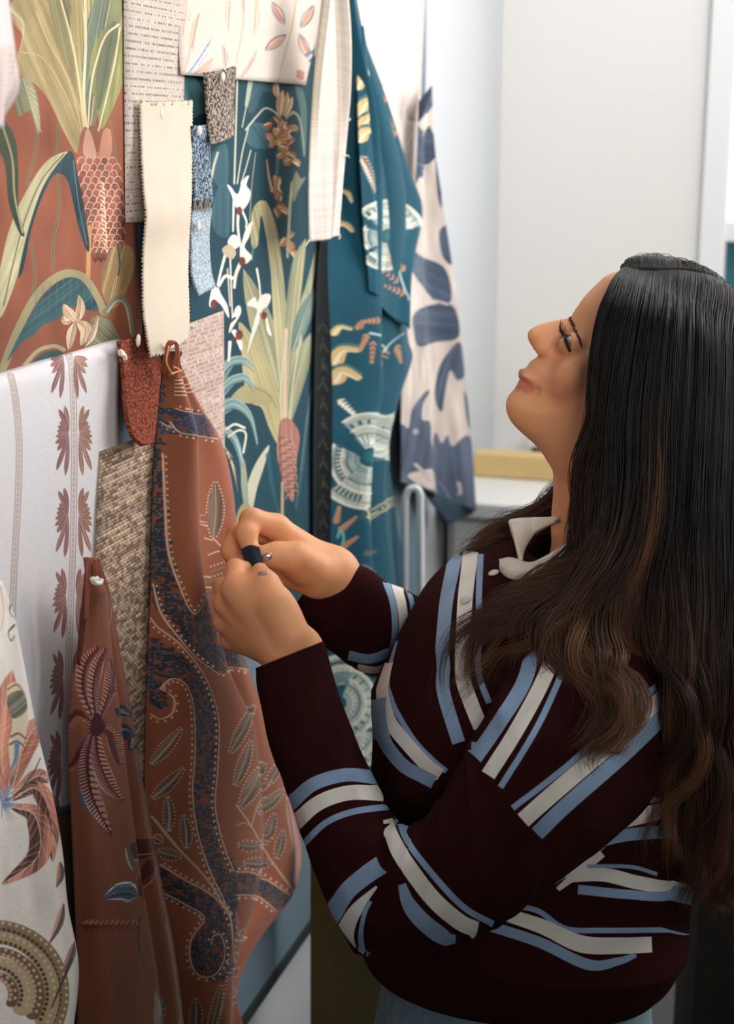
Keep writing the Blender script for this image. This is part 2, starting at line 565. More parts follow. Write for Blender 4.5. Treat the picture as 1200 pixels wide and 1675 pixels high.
# back wall with a window opening at its right
def back_x(px, py):
    d = ray((px, py)); k = S_CORNER / (d @ E)
    q = d * k
    return float(q @ N + D_WALL), float(q[2] + CAM_H)
XW0 = back_x(1150, 300)[0]
Z_RAIL = back_x(1170, 378)[1]
Z_SILL = 0.75
bw = room_box('wall_back', -0.03, XW0, S_CORNER, S_CORNER + 0.12, 0.0, 2.95, M_wall)
tag(bw, 'plain white back wall beside the window', kind='structure')
tag(room_box('wall_below_window', XW0, 5.2, S_CORNER, S_CORNER + 0.12, 0.0, Z_SILL, M_wall), 'low wall under the window', kind='structure')
tag(room_box('wall_beyond_window', XW0 + 2.6, 5.2, S_CORNER, S_CORNER + 0.12, Z_SILL, 2.95, M_wall), 'white wall beyond the window', kind='structure')
win = empty('window_1', tuple(O_WALL + N * XW0 + E * S_CORNER + np.array([0, 0, Z_SILL])))
tag(win, 'tall white window with a teal lower light', kind='structure')
M_glass, _nt, _b = new_mat('clear_glass')
_b.inputs['Base Color'].default_value = (1, 1, 1, 1); _b.inputs['Roughness'].default_value = 0.02
_b.inputs['Transmission Weight'].default_value = 1.0; _b.inputs['IOR'].default_value = 1.05
M_teal_glass = plain('teal_tinted_glass', (58, 120, 136), 0.15)
for (a, b_, c, d) in ((XW0, XW0 + 0.05, Z_SILL, 2.95), (XW0 + 1.25, XW0 + 1.30, Z_SILL, 2.95), (XW0 + 2.55, XW0 + 2.6, Z_SILL, 2.95)):
    room_box('frame_post', a, b_, S_CORNER - 0.02, S_CORNER + 0.08, c, d, M_frame, win, 0.004)
for (c, d) in ((Z_SILL, Z_SILL + 0.05), (Z_RAIL - 0.02, Z_RAIL + 0.02), (2.85, 2.95)):
    room_box('frame_rail', XW0, XW0 + 2.6, S_CORNER - 0.015, S_CORNER + 0.075, c, d, M_frame, win, 0.004)
for k in range(2):
    room_box('pane', XW0 + 0.05 + k * 1.25, XW0 + 1.25 + k * 1.25, S_CORNER + 0.03, S_CORNER + 0.036, Z_RAIL + 0.02, 2.85, M_glass, win)
    room_box('tinted_pane', XW0 + 0.05 + k * 1.25, XW0 + 1.25 + k * 1.25, S_CORNER + 0.03, S_CORNER + 0.036, Z_SILL + 0.05, Z_RAIL - 0.02, M_teal_glass, win)

# pinboard
S_B1 = float(on_wall((696, 120), 0.0)[0])
Z_B0 = float(on_wall((431, 1618), 0.0)[1])
pb = empty('pinboard', tuple(O_WALL + E * 0.3 + np.array([0, 0, Z_B0])))
tag(pb, 'slate blue pinboard mounted on the white wall, covered with fabric samples', 'pinboard')
room_box('panel', -0.018, 0.0, 0.25, S_B1, Z_B0 + 0.006, 2.75, M_board, pb)
room_box('bottom_edge', -0.03, 0.004, 0.25, S_B1, Z_B0 - 0.010, Z_B0 + 0.006, M_edge, pb)
room_box('back_batten', -0.03, -0.018, 0.3, S_B1 - 0.05, Z_B0 + 0.03, 2.7, M_edge, pb)

# counter against the wall behind the hangings
def cross_pt(px, py, s):
    """point seen at a pixel on the upright plane across the room at distance s along the wall: (out of wall, height)"""
    d = ray((px, py)); k = s / (d @ E); q = d * k
    return float(q @ N + D_WALL), float(q[2] + CAM_H)
cs0 = S_B1 + 0.20
cx0, Z_TOP = cross_pt(694, 815, cs0)[0], cross_pt(800, 824, cs0)[1]
cs1 = S_CORNER - 0.002
cab = empty('counter_cabinet', tuple(O_WALL + N * 0.6 + E * (cs0 + .2)))
tag(cab, 'white counter cabinet in the corner behind the hanging fabrics', 'cabinet')
cx0 = max(cx0, -0.025)
room_box('counter_top', cx0, 1.5, cs0, cs1, Z_TOP - 0.03, Z_TOP, M_white, cab, 0.005)
for k in range(2):
    d0 = cx0 + 0.02 + k * 0.72
    dr = room_box('door', d0 + 0.004, d0 + 0.71, cs0 + 0.022, cs0 + 0.04, 0.08, Z_TOP - 0.045, M_white, cab, 0.003)
    room_box('handle', d0 + 0.64, d0 + 0.655, cs0 + 0.008, cs0 + 0.022, 0.45, 0.62, M_edge, dr, 0.002)
room_box('carcass', cx0 + 0.01, 1.47, cs0 + 0.041, cs1 - 0.002, 0.08, Z_TOP - 0.031, M_white, cab)
room_box('plinth', cx0 + 0.04, 1.45, cs0 + 0.08, cs1 - 0.01, 0.0, 0.08, M_edge, cab)
_d = ray((800, 781)); _k = (Z_TOP - CAM_H) / _d[2]; rs = float((_d * _k) @ E)
_h = cross_pt(800, 742, rs)[1] - Z_TOP
rail = room_box('wooden_rail', max(cx0, -.02) + .01, 1.3, rs, rs + 0.05, Z_TOP + 0.001, Z_TOP + max(_h, .03), M_oak, None, 0.004)
tag(rail, 'long pale wooden rail lying on the white counter', 'rail')
_x0 = cross_pt(868, 740, rs + .14)[0]
bx = empty('storage_box', tuple(O_WALL + N * (_x0 + .07) + E * (rs + .18) + np.array([0, 0, Z_TOP])))
tag(bx, 'small black box with white lid on the counter behind her chin', 'box')
_zt = cross_pt(868, 722, rs + .14)[1]
room_box('box_body', _x0, _x0 + 0.14, rs + .14, rs + .22, Z_TOP + 0.001, _zt - .012, M_black, bx, 0.003)
room_box('lid', _x0 - 0.004, _x0 + 0.144, rs + .136, rs + .224, _zt - .0115, _zt, M_white, bx, 0.002)

# white bent-tube stand between the board and the counter
def tube(name, pts, r, m, parent=None, n=10, radii=None, caps=True):
    p = np.asarray(pts, float)
    k = len(p)
    rad = np.full(k, r) if radii is None else np.asarray(radii, float)
    d = np.gradient(p, axis=0); d /= np.linalg.norm(d, axis=1)[:, None] + 1e-12
    ref = np.array([0.13, 0.31, 0.94]); rings = []
    for i in range(k):
        a = np.cross(d[i], ref); a /= np.linalg.norm(a) + 1e-9
        ref = np.cross(a, d[i]); b = ref
        t = np.linspace(0, 2 * math.pi, n, endpoint=False)
        rings.append(p[i] + rad[i] * (np.outer(np.cos(t), a) + np.outer(np.sin(t), b)))
    v = np.vstack(rings)
    f = grid_faces(n, k, wrap_u=True).tolist()
    if caps:
        f += [list(range(n))[::-1], [(k - 1) * n + i for i in range(n)]]
    return mesh_obj(name, v, f, m, parent)
st = empty('tube_stand', tuple(PY(668, 1400, 2.2) * [1, 1, 0]))
tag(st, 'white bent tube stand behind the dark blue leaf hanging', 'stand')
yS = 2.2
hoop = cr([PY(661, 1560, yS), PY(662, 1100, yS), PY(662, 850, yS), PY(665, 808, yS), PY(674, 799, yS), PY(685, 805, yS), PY(687, 850, yS), PY(688, 1100, yS), PY(688, 1560, yS)], 8)
tube('hoop', hoop, 0.006, M_frame, st, 14)
_hz = min(p[2] for p in hoop)
for _q in (hoop[0], hoop[-1]):
    tube('leg', [_q, (_q[0], _q[1], 0.0)], 0.006, M_frame, st, 10)

# olive brown board leaning under the pinboard, and the dark sofa at the right
_x0, _x1 = PY(502, 1400, 1.74)[0], PY(640, 1400, 1.74)[0]
ol = box_mesh('leaning_board', [(_x0 - .004, 1.735, 0), (_x1, 1.735, 0), (_x1, 1.765, 0), (_x0 - .004, 1.765, 0), (_x0 + .004, 1.75, .86), (_x1, 1.75, .86), (_x1, 1.78, .86), (_x0 + .004, 1.78, .86)], M_olive, None, 0.003)
tag(ol, 'olive brown board standing on the floor below the pinboard', 'board')
sofa = empty('sofa', (1.05, 1.6, 0.0))
tag(sofa, 'dark sofa with a brown backrest behind the long-haired person', 'sofa')
def abox(name, x0, x1, y0, y1, z0, z1, m, parent, bevel):
    return box_mesh(name, [(x0, y0, z0), (x1, y0, z0), (x1, y1, z0), (x0, y1, z0), (x0, y0, z1), (x1, y0, z1), (x1, y1, z1), (x0, y1, z1)], m, parent, bevel)
abox('seat_cushion', 0.64, 1.60, 1.30, 1.84, 0.22, 0.42, M_dark, sofa, 0.05)
abox('base', 0.64, 1.60, 1.32, 1.90, 0.05, 0.22, M_dark, sofa, 0.02)
abox('backrest', 0.46, 1.62, 1.84, 2.0, 0.10, 0.96, plain('dark_brown_leather', (44, 35, 26), 0.7, var=.2, vscale=30), sofa, 0.05)
abox('armrest', 0.50, 0.64, 1.30, 1.84, 0.08, 0.56, M_dark, sofa, 0.05)
for x in (0.53, 1.5):
    for y in (1.38, 1.9):
        abox('leg', x, x + 0.04, y, y + 0.04, 0.0, 0.09, M_black, sofa, 0.004)

# ================================================================== wallpapers and fabrics on the board
RUST = (164, 92, 67); TEAL = (28, 70, 84); CREAM = (222, 206, 193); OLIVE = (172, 154, 106); OLIVE2 = (138, 132, 100)

# ---- rust palm wallpaper
s = Sheet([(-70, -40), (-52, 640)], [(203, -40), (236, 610)], off=0.002)
s.fill(RUST)
for q in ([(98, 180), (96, 215), (93, 255)], [(95, 285), (97, 340), (88, 390), (86, 440)], [(180, 200), (190, 260), (200, 330)], [(50, 400), (57, 440), (54, 480)], [(62, 215), (58, 250), (45, 300)]):
    s.stroke(q, 5, (150, 128, 92)); s.stroke(q, 1.5, (105, 92, 72))
s.leaf([(143, 215), (128, 110), (85, -60)], 70, OLIVE2, (154, 144, 100), (215, 195, 140), 2, peak=.6)
s.leaf([(140, 205), (142, 90), (125, -80)], 46, (158, 150, 98), (176, 156, 106), (226, 205, 155), 2.5, peak=.6)
s.leaf([(148, 205), (165, 80), (200, -90)], 60, (150, 150, 108), (120, 132, 112), (222, 196, 150), 2, peak=.6)
s.poly([(22, 0), (68, -14), (96, 70), (126, 150), (139, 210), (128, 252), (104, 215), (80, 165), (58, 138), (34, 124), (28, 90), (38, 60), (18, 30)], (176, 154, 106), streak=.06)
s.stroke([(60, 20), (80, 70), (112, 130), (134, 215)], 1.8, (214, 188, 128))
s.stroke([(35, 85), (70, 95), (105, 150), (132, 215)], 1.5, (206, 180, 120))
s.stroke([(18, 15), (38, 40), (34, 80)], 6, (222, 214, 196), 1, alpha=.6)
s.poly([(160, 60), (178, 40), (192, 38), (203, 60), (205, 120), (190, 165), (166, 212), (158, 165), (150, 150), (147, 100)], (150, 146, 92), streak=.05)
s.poly([(178, 40), (194, 40), (186, 90), (172, 150), (160, 180), (158, 120), (168, 70)], (118, 126, 96), streak=.05)
s.stroke([(194, 40), (172, 60), (155, 110), (147, 160), (144, 210)], 4, (234, 212, 172), 3)
s.stroke([(196, 46), (188, 100), (174, 160), (161, 214)], 4, (234, 212, 172), 3)
s.stroke([(98, -6), (118, 70), (130, 140), (137, 206)], 3.5, (232, 208, 164))
s.stroke([(139, -8), (140, 80), (137, 150), (141, 206)], 5, (236, 206, 160))
s.poly([(128, 238), (138, 208), (150, 222), (160, 250), (172, 214), (182, 210), (187, 235), (184, 262), (190, 276), (189, 330), (187, 398), (176, 418), (158, 412), (148, 350), (132, 300), (128, 270)], (176, 100, 78), streak=.08)
s.poly([(140, 215), (148, 216), (158, 255), (150, 265), (136, 250)], (216, 160, 132))
s.poly([(168, 216), (180, 212), (183, 245), (176, 265), (162, 262)], (206, 140, 108))
_r = np.random.default_rng(21)
for row in range(15):
    y = 262 + row * 10.5
    for k in range(5):
        x = 133 + k * 12.5 + (row % 2) * 6 + (y - 262) * .10 - (k - 2) * max(0, y - 340) * .05
        tone = _r.uniform(.82, 1.12)
        s.poly([(x - 7, y + 2), (x - 3, y - 5), (x + 4, y - 5), (x + 8, y + 3), (x + 6, y + 14), (x + 1, y + 20), (x - 4, y + 13)], np.array((184, 108, 86)) * tone, c2=np.array((112, 54, 46)) * tone, streak=.10)
        s.stroke([(x - 7, y + 4), (x - 3, y - 4), (x + 4, y - 4), (x + 8, y + 4)], 2.0, (230, 184, 158), 1.2)
        for q_ in (-3, 0.5, 4): s.stroke([(x + q_, y), (x + q_ * .5 + .5, y + 13)], .9, (206, 150, 126), .5, alpha=.6)
for k in range(30):
    y = 296 + k * 3.9; s.stroke([(163 + (k % 2) * 5 + k * .2, y), (170 + k * .2, y + 4)], 1.7, (240, 212, 176))
s.stroke([(146, 372), (144, 452)], 8, (216, 158, 94))
s.poly([(0, 440), (14, 380), (38, 322), (72, 268), (100, 250), (112, 252), (86, 280), (62, 336), (44, 400), (22, 470), (0, 520), (-10, 480)], (206, 196, 152), streak=.05)
s.stroke([(104, 252), (70, 292), (44, 350), (24, 420), (6, 500)], 1.6, (90, 86, 66))
s.poly([(108, 252), (120, 252), (126, 280), (136, 330), (146, 398), (142, 410), (128, 370), (112, 300), (98, 284), (84, 292), (66, 330), (50, 380), (38, 440), (30, 450), (44, 384), (70, 306)], (58, 84, 92), c2=(38, 60, 68), streak=.08)
s.stroke([(120, 262), (128, 330), (142, 400)], 1.4, (110, 136, 136))
s.poly([(-5, 192), (10, 200), (26, 232), (30, 290), (30, 340), (40, 384), (30, 378), (14, 330), (8, 270), (-8, 230)], (84, 92, 70), c2=(52, 66, 58))
s.stroke([(4, 205), (20, 260), (24, 320), (37, 380)], 3, (170, 162, 116))
s.poly([(28, 132), (46, 130), (60, 152), (66, 205), (60, 218), (50, 182), (30, 190), (24, 160)], (146, 142, 110), streak=.1)
for k in range(7):
    s.stroke([(44 + k * 2, 142 + k * 8), (58 + k * 1.6, 150 + k * 11)], 1.2, (206, 196, 160))
s.poly([(0, 600), (22, 540), (56, 478), (96, 444), (132, 444), (156, 468), (174, 506), (166, 516), (152, 486), (128, 460), (100, 458), (66, 486), (36, 540), (10, 606)], (172, 160, 118))
s.poly([(12, 590), (40, 532), (70, 484), (104, 456), (132, 458), (154, 488), (160, 508), (140, 506), (124, 500), (96, 520), (70, 532), (56, 548), (36, 560)], (64, 100, 106), streak=.09)
for k in range(9):
    s.stroke([(60 + k * 11, 476 - 22 * math.sin(k / 2.8)), (56 + k * 12, 520 - 8 * math.sin(k / 2.))], 1.3, (92, 126, 128), alpha=.6)
s.poly([(165, 452), (182, 408), (210, 402), (222, 428), (206, 478), (188, 504), (172, 492)], (178, 144, 96), streak=.08)
for k in range(8): s.stroke([(176 + k * 4, 490 - k * 3), (188 + k * 4, 415 + k)], 1, (140, 112, 78))
s.stroke([(192, 400), (196, 430), (193, 450)], 3, (54, 84, 86))
s.stroke([(172, 512), (190, 488), (206, 496), (216, 540), (220, 580)], 12, (134, 138, 112), 8)
s.stroke([(176, 510), (192, 492), (206, 502), (214, 545)], 3, (206, 196, 164))
s.poly([(150, 520), (175, 522), (190, 540), (196, 570), (140, 570)], (140, 136, 106), streak=.12)
for mid, w in (([(124, 528), (132, 505), (129, 482)], 15), ([(124, 526), (112, 512), (104, 497)], 18), ([(122, 528), (116, 550), (112, 574)], 15), ([(126, 526), (140, 540), (132, 566)], 20), ([(140, 566), (152, 545), (161, 516)], 11), ([(118, 524), (106, 526), (104, 515)], 10)):
    s.leaf(mid, w, (232, 206, 172), (214, 180, 144), (150, 96, 66), 1.0)
s.stroke([(40, 598), (62, 574), (88, 566), (104, 572)], 7, (186, 176, 136)); s.poly([(50, 600), (70, 578), (95, 574), (104, 582), (90, 600)], (62, 96, 100))
for k in range(60):
    t_ = k / 60; x = 30 + 108 * t_ + _r.uniform(-14, 14); y = 40 + 150 * t_ + _r.uniform(-30, 30)
    s.stroke([(x, y), (x + 12, y + 26)], 1.0, (206, 184, 132) if k % 2 else (140, 124, 84), .4, alpha=.35)
s.grain(.03); s.mottle(.06)
o = s.mesh('wallpaper', s.material('rust_palm_wallpaper', weave=.12), 24, 40, .0006)
tag(o, 'rust wallpaper printed with olive palm leaves and a pink trunk', 'wallpaper')

# ---- teal orchid wallpaper
def f_teal(u, v): return 0.006 * np.exp(-((u - .83) / .05) ** 2) - .0
s = Sheet([(214, 92), (250, 1000)], [(532, 92), (524, 1000)], off=0.0015)
s.fill(TEAL)
SL = (66, 108, 122)
s.poly([(297, 122), (315, 125), (328, 140), (336, 170), (334, 205), (318, 208), (300, 190)], (64, 112, 118)); s.poly([(316, 195), (332, 186), (336, 205), (316, 210)], (22, 56, 66))
for q in ([(352, 318), (362, 303), (374, 310), (378, 350), (374, 386), (356, 384), (346, 360)], [(410, 131), (440, 132), (452, 146), (430, 152), (420, 176), (410, 186), (403, 172)], [(404, 205), (420, 200), (440, 210), (438, 240), (420, 243), (404, 232)], [(345, 258), (356, 240), (372, 240), (372, 300), (352, 300)]):
    s.poly(q, SL, .75, streak=.05)
for q, w in (([(388, 128), (386, 200), (383, 300)], 3.2), ([(402, 212), (420, 190), (434, 177), (450, 184), (460, 196)], 3.2), ([(406, 210), (396, 250), (388, 300)], 2.4), ([(410, 246), (402, 275), (394, 300)], 2.2), ([(418, 250), (412, 300), (408, 360)], 1.2), ([(404, 168), (396, 208)], 2), ([(356, 250), (350, 270), (344, 300)], 4), ([(372, 440), (376, 500)], 3)):
    s.stroke(q, w, (196, 192, 166))
s.stroke([(410, 130), (403, 172)], 9, (176, 182, 158), 6)
s.poly([(482, 140), (496, 150), (502, 190), (498, 256), (492, 230), (490, 180)], (84, 118, 110)); s.stroke([(468, 192), (480, 184), (490, 196), (496, 230), (498, 255)], 6, (150, 160, 134), 2)
s.stroke([(455, 250), (452, 300), (456, 340)], 8, (120, 150, 150), 3, alpha=.5)
def tan_orchid(cx, cy, n, sx, sy, seed):
    r = np.random.default_rng(seed)
    for k in range(n):
        a = r.uniform(0, 6.28); x = cx + r.normal() * sx * .45; y = cy + r.normal() * sy * .45
        s.leaf([(x, y), (x + 9 * math.cos(a), y + 11 * math.sin(a)), (x + 15 * math.cos(a + .3), y + 19 * math.sin(a + .3))], 9 + 4 * r.random(), [(222, 188, 142), (206, 160, 112), (232, 206, 168)][k % 3], [(190, 130, 84), (170, 104, 62)][k % 2], (140, 76, 44), .9)
    for k in range(n // 2):
        s.dot((cx + r.normal() * sx * .4, cy + r.normal() * sy * .4), 2.6, (150, 78, 44), .8)
for mid, w in (([(454, 160), (451, 145), (453, 128)], 11), ([(457, 192), (458, 165), (463, 147)], 13), ([(463, 190), (468, 168), (470, 150)], 11), ([(466, 190), (474, 172), (478, 158)], 9)):
    s.leaf(mid, w, (226, 200, 158), (204, 158, 112), (160, 104, 62), 1)
tan_orchid(448, 214, 9, 12, 26, 3); tan_orchid(468, 215, 8, 9, 22, 4); tan_orchid(470, 258, 11, 10, 34, 5); tan_orchid(452, 326, 8, 10, 26, 6); tan_orchid(470, 400, 5, 5, 20, 8)
s.stroke([(436, 262), (440, 290), (445, 312)], 3, (200, 150, 116), 6)
s.stroke([(478, 300), (474, 340), (470, 420)], 7, (176, 172, 138), 5)
s.poly([(484, 280), (492, 292), (500, 290), (488, 312), (480, 330), (478, 300)], (128, 136, 104))
s.poly([(411, 402), (411, 352), (420, 332), (432, 328), (441, 340), (452, 372), (461, 430), (466, 500), (448, 500), (442, 440), (434, 380), (427, 352), (424, 376), (421, 402)], (176, 168, 124), streak=.05)
s.stroke([(414, 402), (412, 425)], 3, (96, 136, 150))
# the palm
for mid, w, c1, c2 in (([(466, 690), (448, 600), (425, 520), (398, 440)], 40, (152, 152, 116), (168, 164, 126)), ([(468, 690), (463, 560), (446, 400)], 26, (158, 154, 116), (180, 172, 130)),
                       ([(468, 680), (474, 560), (486, 440), (500, 390)], 22, (170, 164, 124), (146, 148, 116)), ([(470, 680), (484, 580), (498, 500), (516, 430)], 16, (162, 158, 122), None),
                       ([(478, 576), (488, 545), (502, 505), (519, 468)], 24, (110, 132, 124), (96, 120, 116)), ([(474, 690), (482, 640), (496, 585), (508, 545)], 26, (142, 146, 116), (156, 158, 124))):
    s.leaf(mid, w, c1, c2, (206, 198, 156), 1.6, peak=.55, streak=.05)
s.poly([(390, 528), (404, 538), (428, 572), (446, 612), (460, 650), (464, 700), (456, 728), (440, 700), (428, 668), (412, 660), (402, 640), (396, 600), (394, 560)], (178, 166, 118), streak=.05)
s.poly([(376, 656), (396, 632), (424, 630), (446, 650), (440, 662), (408, 660)], (170, 158, 114)); s.stroke([(410, 632), (438, 645), (452, 668)], 1.2, (110, 106, 84))
s.stroke([(468, 540), (466, 620), (465, 700)], 7, (216, 186, 154)); s.stroke([(464, 580), (459, 640), (461, 690)], 2.5, (214, 206, 168)); s.stroke([(492, 550), (480, 620), (472, 695)], 2.5, (216, 208, 170))
s.poly([(454, 722), (458, 690), (470, 684), (482, 694), (490, 716), (484, 760), (480, 818), (468, 806), (458, 770), (453, 742)], (168, 112, 98), streak=.1)
for k in range(30):
    y = 716 + k * 3.2; x = 456 + (k * 5.7) % 22
    s.stroke([(x, y + 8), (x + 2, y + 1), (x + 8, y), (x + 9, y + 8)], 1.8, (206, 158, 138) if k % 2 else (108, 62, 58))
s.stroke([(462, 790), (461, 880)], 6, (188, 160, 128))
FR = (118, 152, 152)
for q, w in (([(360, 615), (378, 592), (400, 590), (414, 600)], 22), ([(360, 640), (380, 622), (402, 618), (414, 634)], 22), ([(360, 668), (384, 660), (408, 680), (421, 726)], 26), ([(360, 700), (382, 716), (394, 750), (396, 782)], 18)):
    s.stroke(q, w, FR, 3)
    for k in (-.28, 0.05, .33):
        s.stroke(np.array(q) + [0, w * k], 2.2, (166, 190, 184) if k < .3 else (70, 108, 114), 1)
s.stroke([(370, 702), (384, 694), (400, 700)], 4, (226, 222, 208)); s.stroke([(374, 714), (390, 704), (402, 710), (398, 740)], 4, (214, 206, 184))
for k in range(8): s.stroke([(366 + k * 2.5, 730 + k * 5), (380 + k * 1.2, 748 + k * 8)], 3, [(206, 184, 156), (160, 120, 96), (226, 214, 194)][k % 3], 1)
s.poly([(402, 838), (404, 796), (418, 758), (440, 728), (432, 762), (420, 800), (410, 846)], (186, 188, 162), c2=(206, 204, 180)); s.poly([(394, 790), (398, 750), (404, 780), (406, 830), (402, 842)], (150, 156, 130))
s.poly([(384, 870), (392, 830), (408, 826), (420, 870)], (160, 150, 110)); s.stroke([(438, 745), (446, 800), (456, 840)], 10, (40, 100, 116), 4, alpha=.7)
s.stroke([(513, 620), (500, 700), (492, 770)], 3, (110, 140, 142)); s.stroke([(506, 650), (497, 740), (484, 830)], 7, (76, 112, 118), alpha=.6)
s.stroke([(500, 480), (520, 400), (524, 380)], 8, (150, 152, 122), 5)
# white orchids
WH = (240, 230, 218)
for q in ([(371, 302), (378, 306), (384, 315), (390, 316), (396, 296), (407, 287), (403, 303), (410, 314), (406, 332), (394, 345), (384, 336), (378, 318)],
          [(392, 418), (395, 398), (403, 372), (413, 362), (408, 386), (400, 404), (412, 420), (400, 432)], [(372, 396), (380, 384), (390, 388), (391, 402), (380, 408)],
          [(404, 498), (416, 486), (421, 494), (426, 484), (438, 480), (443, 486), (438, 500), (430, 506), (426, 512), (418, 504)], [(422, 506), (424, 525), (412, 556), (404, 580), (412, 540)], [(434, 508), (440, 532), (444, 550), (436, 540)],
          [(385, 504), (392, 500), (394, 512), (384, 530), (374, 545), (378, 525)], [(348, 480), (356, 470), (362, 482), (372, 500), (374, 520), (362, 500), (352, 490)],
          [(342, 500), (346, 474), (354, 470), (352, 500)], [(378, 542), (386, 540), (396, 560), (394, 574), (384, 552)]):
    s.poly(q, WH)
for q, w in (([(390, 340), (389, 372), (394, 408)], 5), ([(382, 330), (381, 378)], 4), ([(396, 345), (403, 362), (402, 372)], 4), ([(368, 418), (362, 440), (356, 466)], 5), ([(396, 424), (386, 448), (383, 470)], 7), ([(376, 410), (378, 470), (380, 520)], 3), ([(380, 455), (368, 452), (358, 468)], 6), ([(420, 440), (424, 465), (426, 486)], 4), ([(376, 560), (374, 590)], 6)):
    s.stroke(q, w, WH, w * .7)
s.poly([(364, 406), (376, 400), (386, 412), (380, 424), (366, 416)], (200, 186, 146))
for x, y, r in ((391, 345, 6), (396, 428, 6.5), (432, 516, 5.5), (391, 548, 7), (350, 498, 7), (384, 556, 4)):
    s.dot((x, y), r * .85, (118, 48, 40), .95, ry=r * 1.2)
s.stroke([(384, 520), (374, 530), (368, 545)], 4, (30, 60, 66))
s.grain(.03); s.mottle(.05)
o = s.mesh('wallpaper', s.material('teal_orchid_wallpaper', weave=.1, rough=.8), 30, 50, .0006)
tag(o, 'deep teal wallpaper printed with white and tan orchids and palm leaves', 'wallpaper')

# ---- cream feather wallpaper
s = Sheet([(292, -40), (296, 122)], [(545, -40), (500, 139)], off=0.0035, fold=lambda u, v: .004 * v ** 3)
s.fill(CREAM)
for q, w in (([(485, -6), (478, 40), (468, 80), (454, 134)], 4), ([(400, -4), (396, 50), (384, 110)], 2.6)):
    s.stroke(q, w, (204, 174, 148), w * .6)
for mid in ([(376, -10), (372, 20), (373, 55)], [(420, -8), (420, 30), (414, 58)], [(398, -30), (396, 0), (397, 20)], [(310, 95), (316, 50), (326, 20)], [(300, 60), (306, 20), (306, -10)]):
    s.leaf(mid, 10, (232, 196, 172), (222, 182, 158), None)
def feather(a, b, w, c, cv):
    a, b = np.array(a, float), np.array(b, float); d = b - a; n_ = np.array([-d[1], d[0]]) / np.hypot(*d)
    m = np.array([a, (a + b) / 2 + n_ * w * .25, b])
    s.leaf(m, w, c, None, cv, .9, veins=7)
feather((306, 120), (345, 62), 14, (206, 208, 222), (122, 128, 158)); feather((318, 121), (349, 95), 13, (226, 190, 168), (190, 140, 118)); feather((368, 110), (364, 74), 10, (216, 186, 176), (168, 140, 146)); feather((394, 126), (420, 82), 9, (224, 190, 172), (176, 130, 120)); feather((302, 116), (312, 70), 8, (230, 206, 192), (206, 170, 156))
for (x, y), a in (((455, 22), 1.05), ((502, 28), 2.1), ((450, 70), 2.5), ((497, 76), 1.2)):
    d = np.array([math.cos(a), math.sin(a)])
    c = np.array([x, y])
    s.leaf([c - d * 22, c, c + d * 22], 17, (150, 148, 164), None, None, peak=.5); s.leaf([c - d * 17, c, c + d * 17], 11, (222, 164, 140), None, (190, 120, 100), 1, peak=.5)
for k in range(6): s.dot((488 + 3 * (k % 3), 118 + 4 * (k // 3) + k), 4, (200, 140, 124))
s.stroke([(500, 90), (512, 84)], 5, (120, 124, 140)); s.stroke([(506, 100), (514, 92)], 4, (90, 96, 110))
s.grain(.025)
o = s.mesh('wallpaper', s.material('cream_feather_wallpaper', weave=.1), 24, 20, .0006)
tag(o, 'cream wallpaper sheet with small pink and grey feathers above the teal orchids', 'wallpaper')

# ---- pale blush wallpaper at the far end
s = Sheet([(515, -40), (512, 620)], [(697, -40), (672, 520)], off=0.0012)
s.fill((228, 212, 203))
for k in range(26):
    x, y = rng.uniform(585, 695), rng.uniform(-10, 420); a = rng.uniform(0, 3.14)
    d = np.array([math.cos(a), math.sin(a)]) * rng.uniform(12, 30)
    s.leaf([(x - d[0], y - d[1]), (x + 4, y), (x + d[0], y + d[1])], rng.uniform(10, 22), [(238, 216, 206), (232, 218, 212), (240, 222, 206)][k % 3], None, (228, 204, 194), 1)
s.stroke([(672, 20), (682, 40), (676, 60)], 6, (226, 212, 180)); s.stroke([(688, 100), (680, 170), (684, 260)], 4, (228, 210, 196))
s.mottle(.015)
o = s.mesh('wallpaper', s.material('blush_wallpaper', weave=.06), 16, 30, .0006)
tag(o, 'pale blush wallpaper at the far end of the pinboard', 'wallpaper')

# ---- white wallpaper with fan flowers
s = Sheet([(-70, 628, .012), (-66, 700, .012), (-60, 1000, .010), (-50, 1352, .010)], [(196, 553, .0125), (196, 640, .0125), (200, 1000, .010), (205, 1300, .010)], fold=lambda u, v: -.010 * np.exp(-v / .012) + .0015 * np.sin(u * 7))
s.fill((238, 234, 238))
ST1 = [(112, 578), (118, 610), (121, 700), (121, 800), (119, 900), (115, 1010), (111, 1120), (108, 1230), (106, 1345)]
ST0 = [(17, 612), (25, 650), (31, 720), (30, 800), (26, 880), (22, 960), (20, 1020), (16, 1150)]
def border(P_, w):
    m = cr(P_, 12)
    for dx in (-w / 2, w / 2): s.stroke(m + [dx, 0], 1.6, (186, 160, 152), sm=False)
    s.stroke(m, w * .55, (206, 190, 186), sm=False)
    s.beads(P_, 1.3, (236, 228, 224), 9)
border(ST1, 9); border(ST0, 9)
for k, y in enumerate((582, 708, 842, 974, 1108, 1240, 1345)):
    for sg in (-1, 1):
        cx = np.interp(y, [p[1] for p in ST1], [p[0] for p in ST1]) + sg * 7
        base = (158, 112, 108) if sg < 0 else (170, 124, 110)
        for j, a in enumerate(np.linspace(-76, 82, 10)):
            if y == 582 and a < 0: continue
            ar = math.radians(a)
            L_ = (25 if abs(a) < 50 else 40) * (1.0 + .55 * max(0, math.sin(ar)))
            e = (cx + sg * L_ * math.cos(ar) * .85, y + L_ * math.sin(ar) * 1.15)
            s.leaf([(cx + sg * 2, y + 3 * math.sin(ar)), ((cx + e[0]) / 2, (y + e[1]) / 2), e], 7.5, base, None, (206, 178, 172), .7, peak=.72)
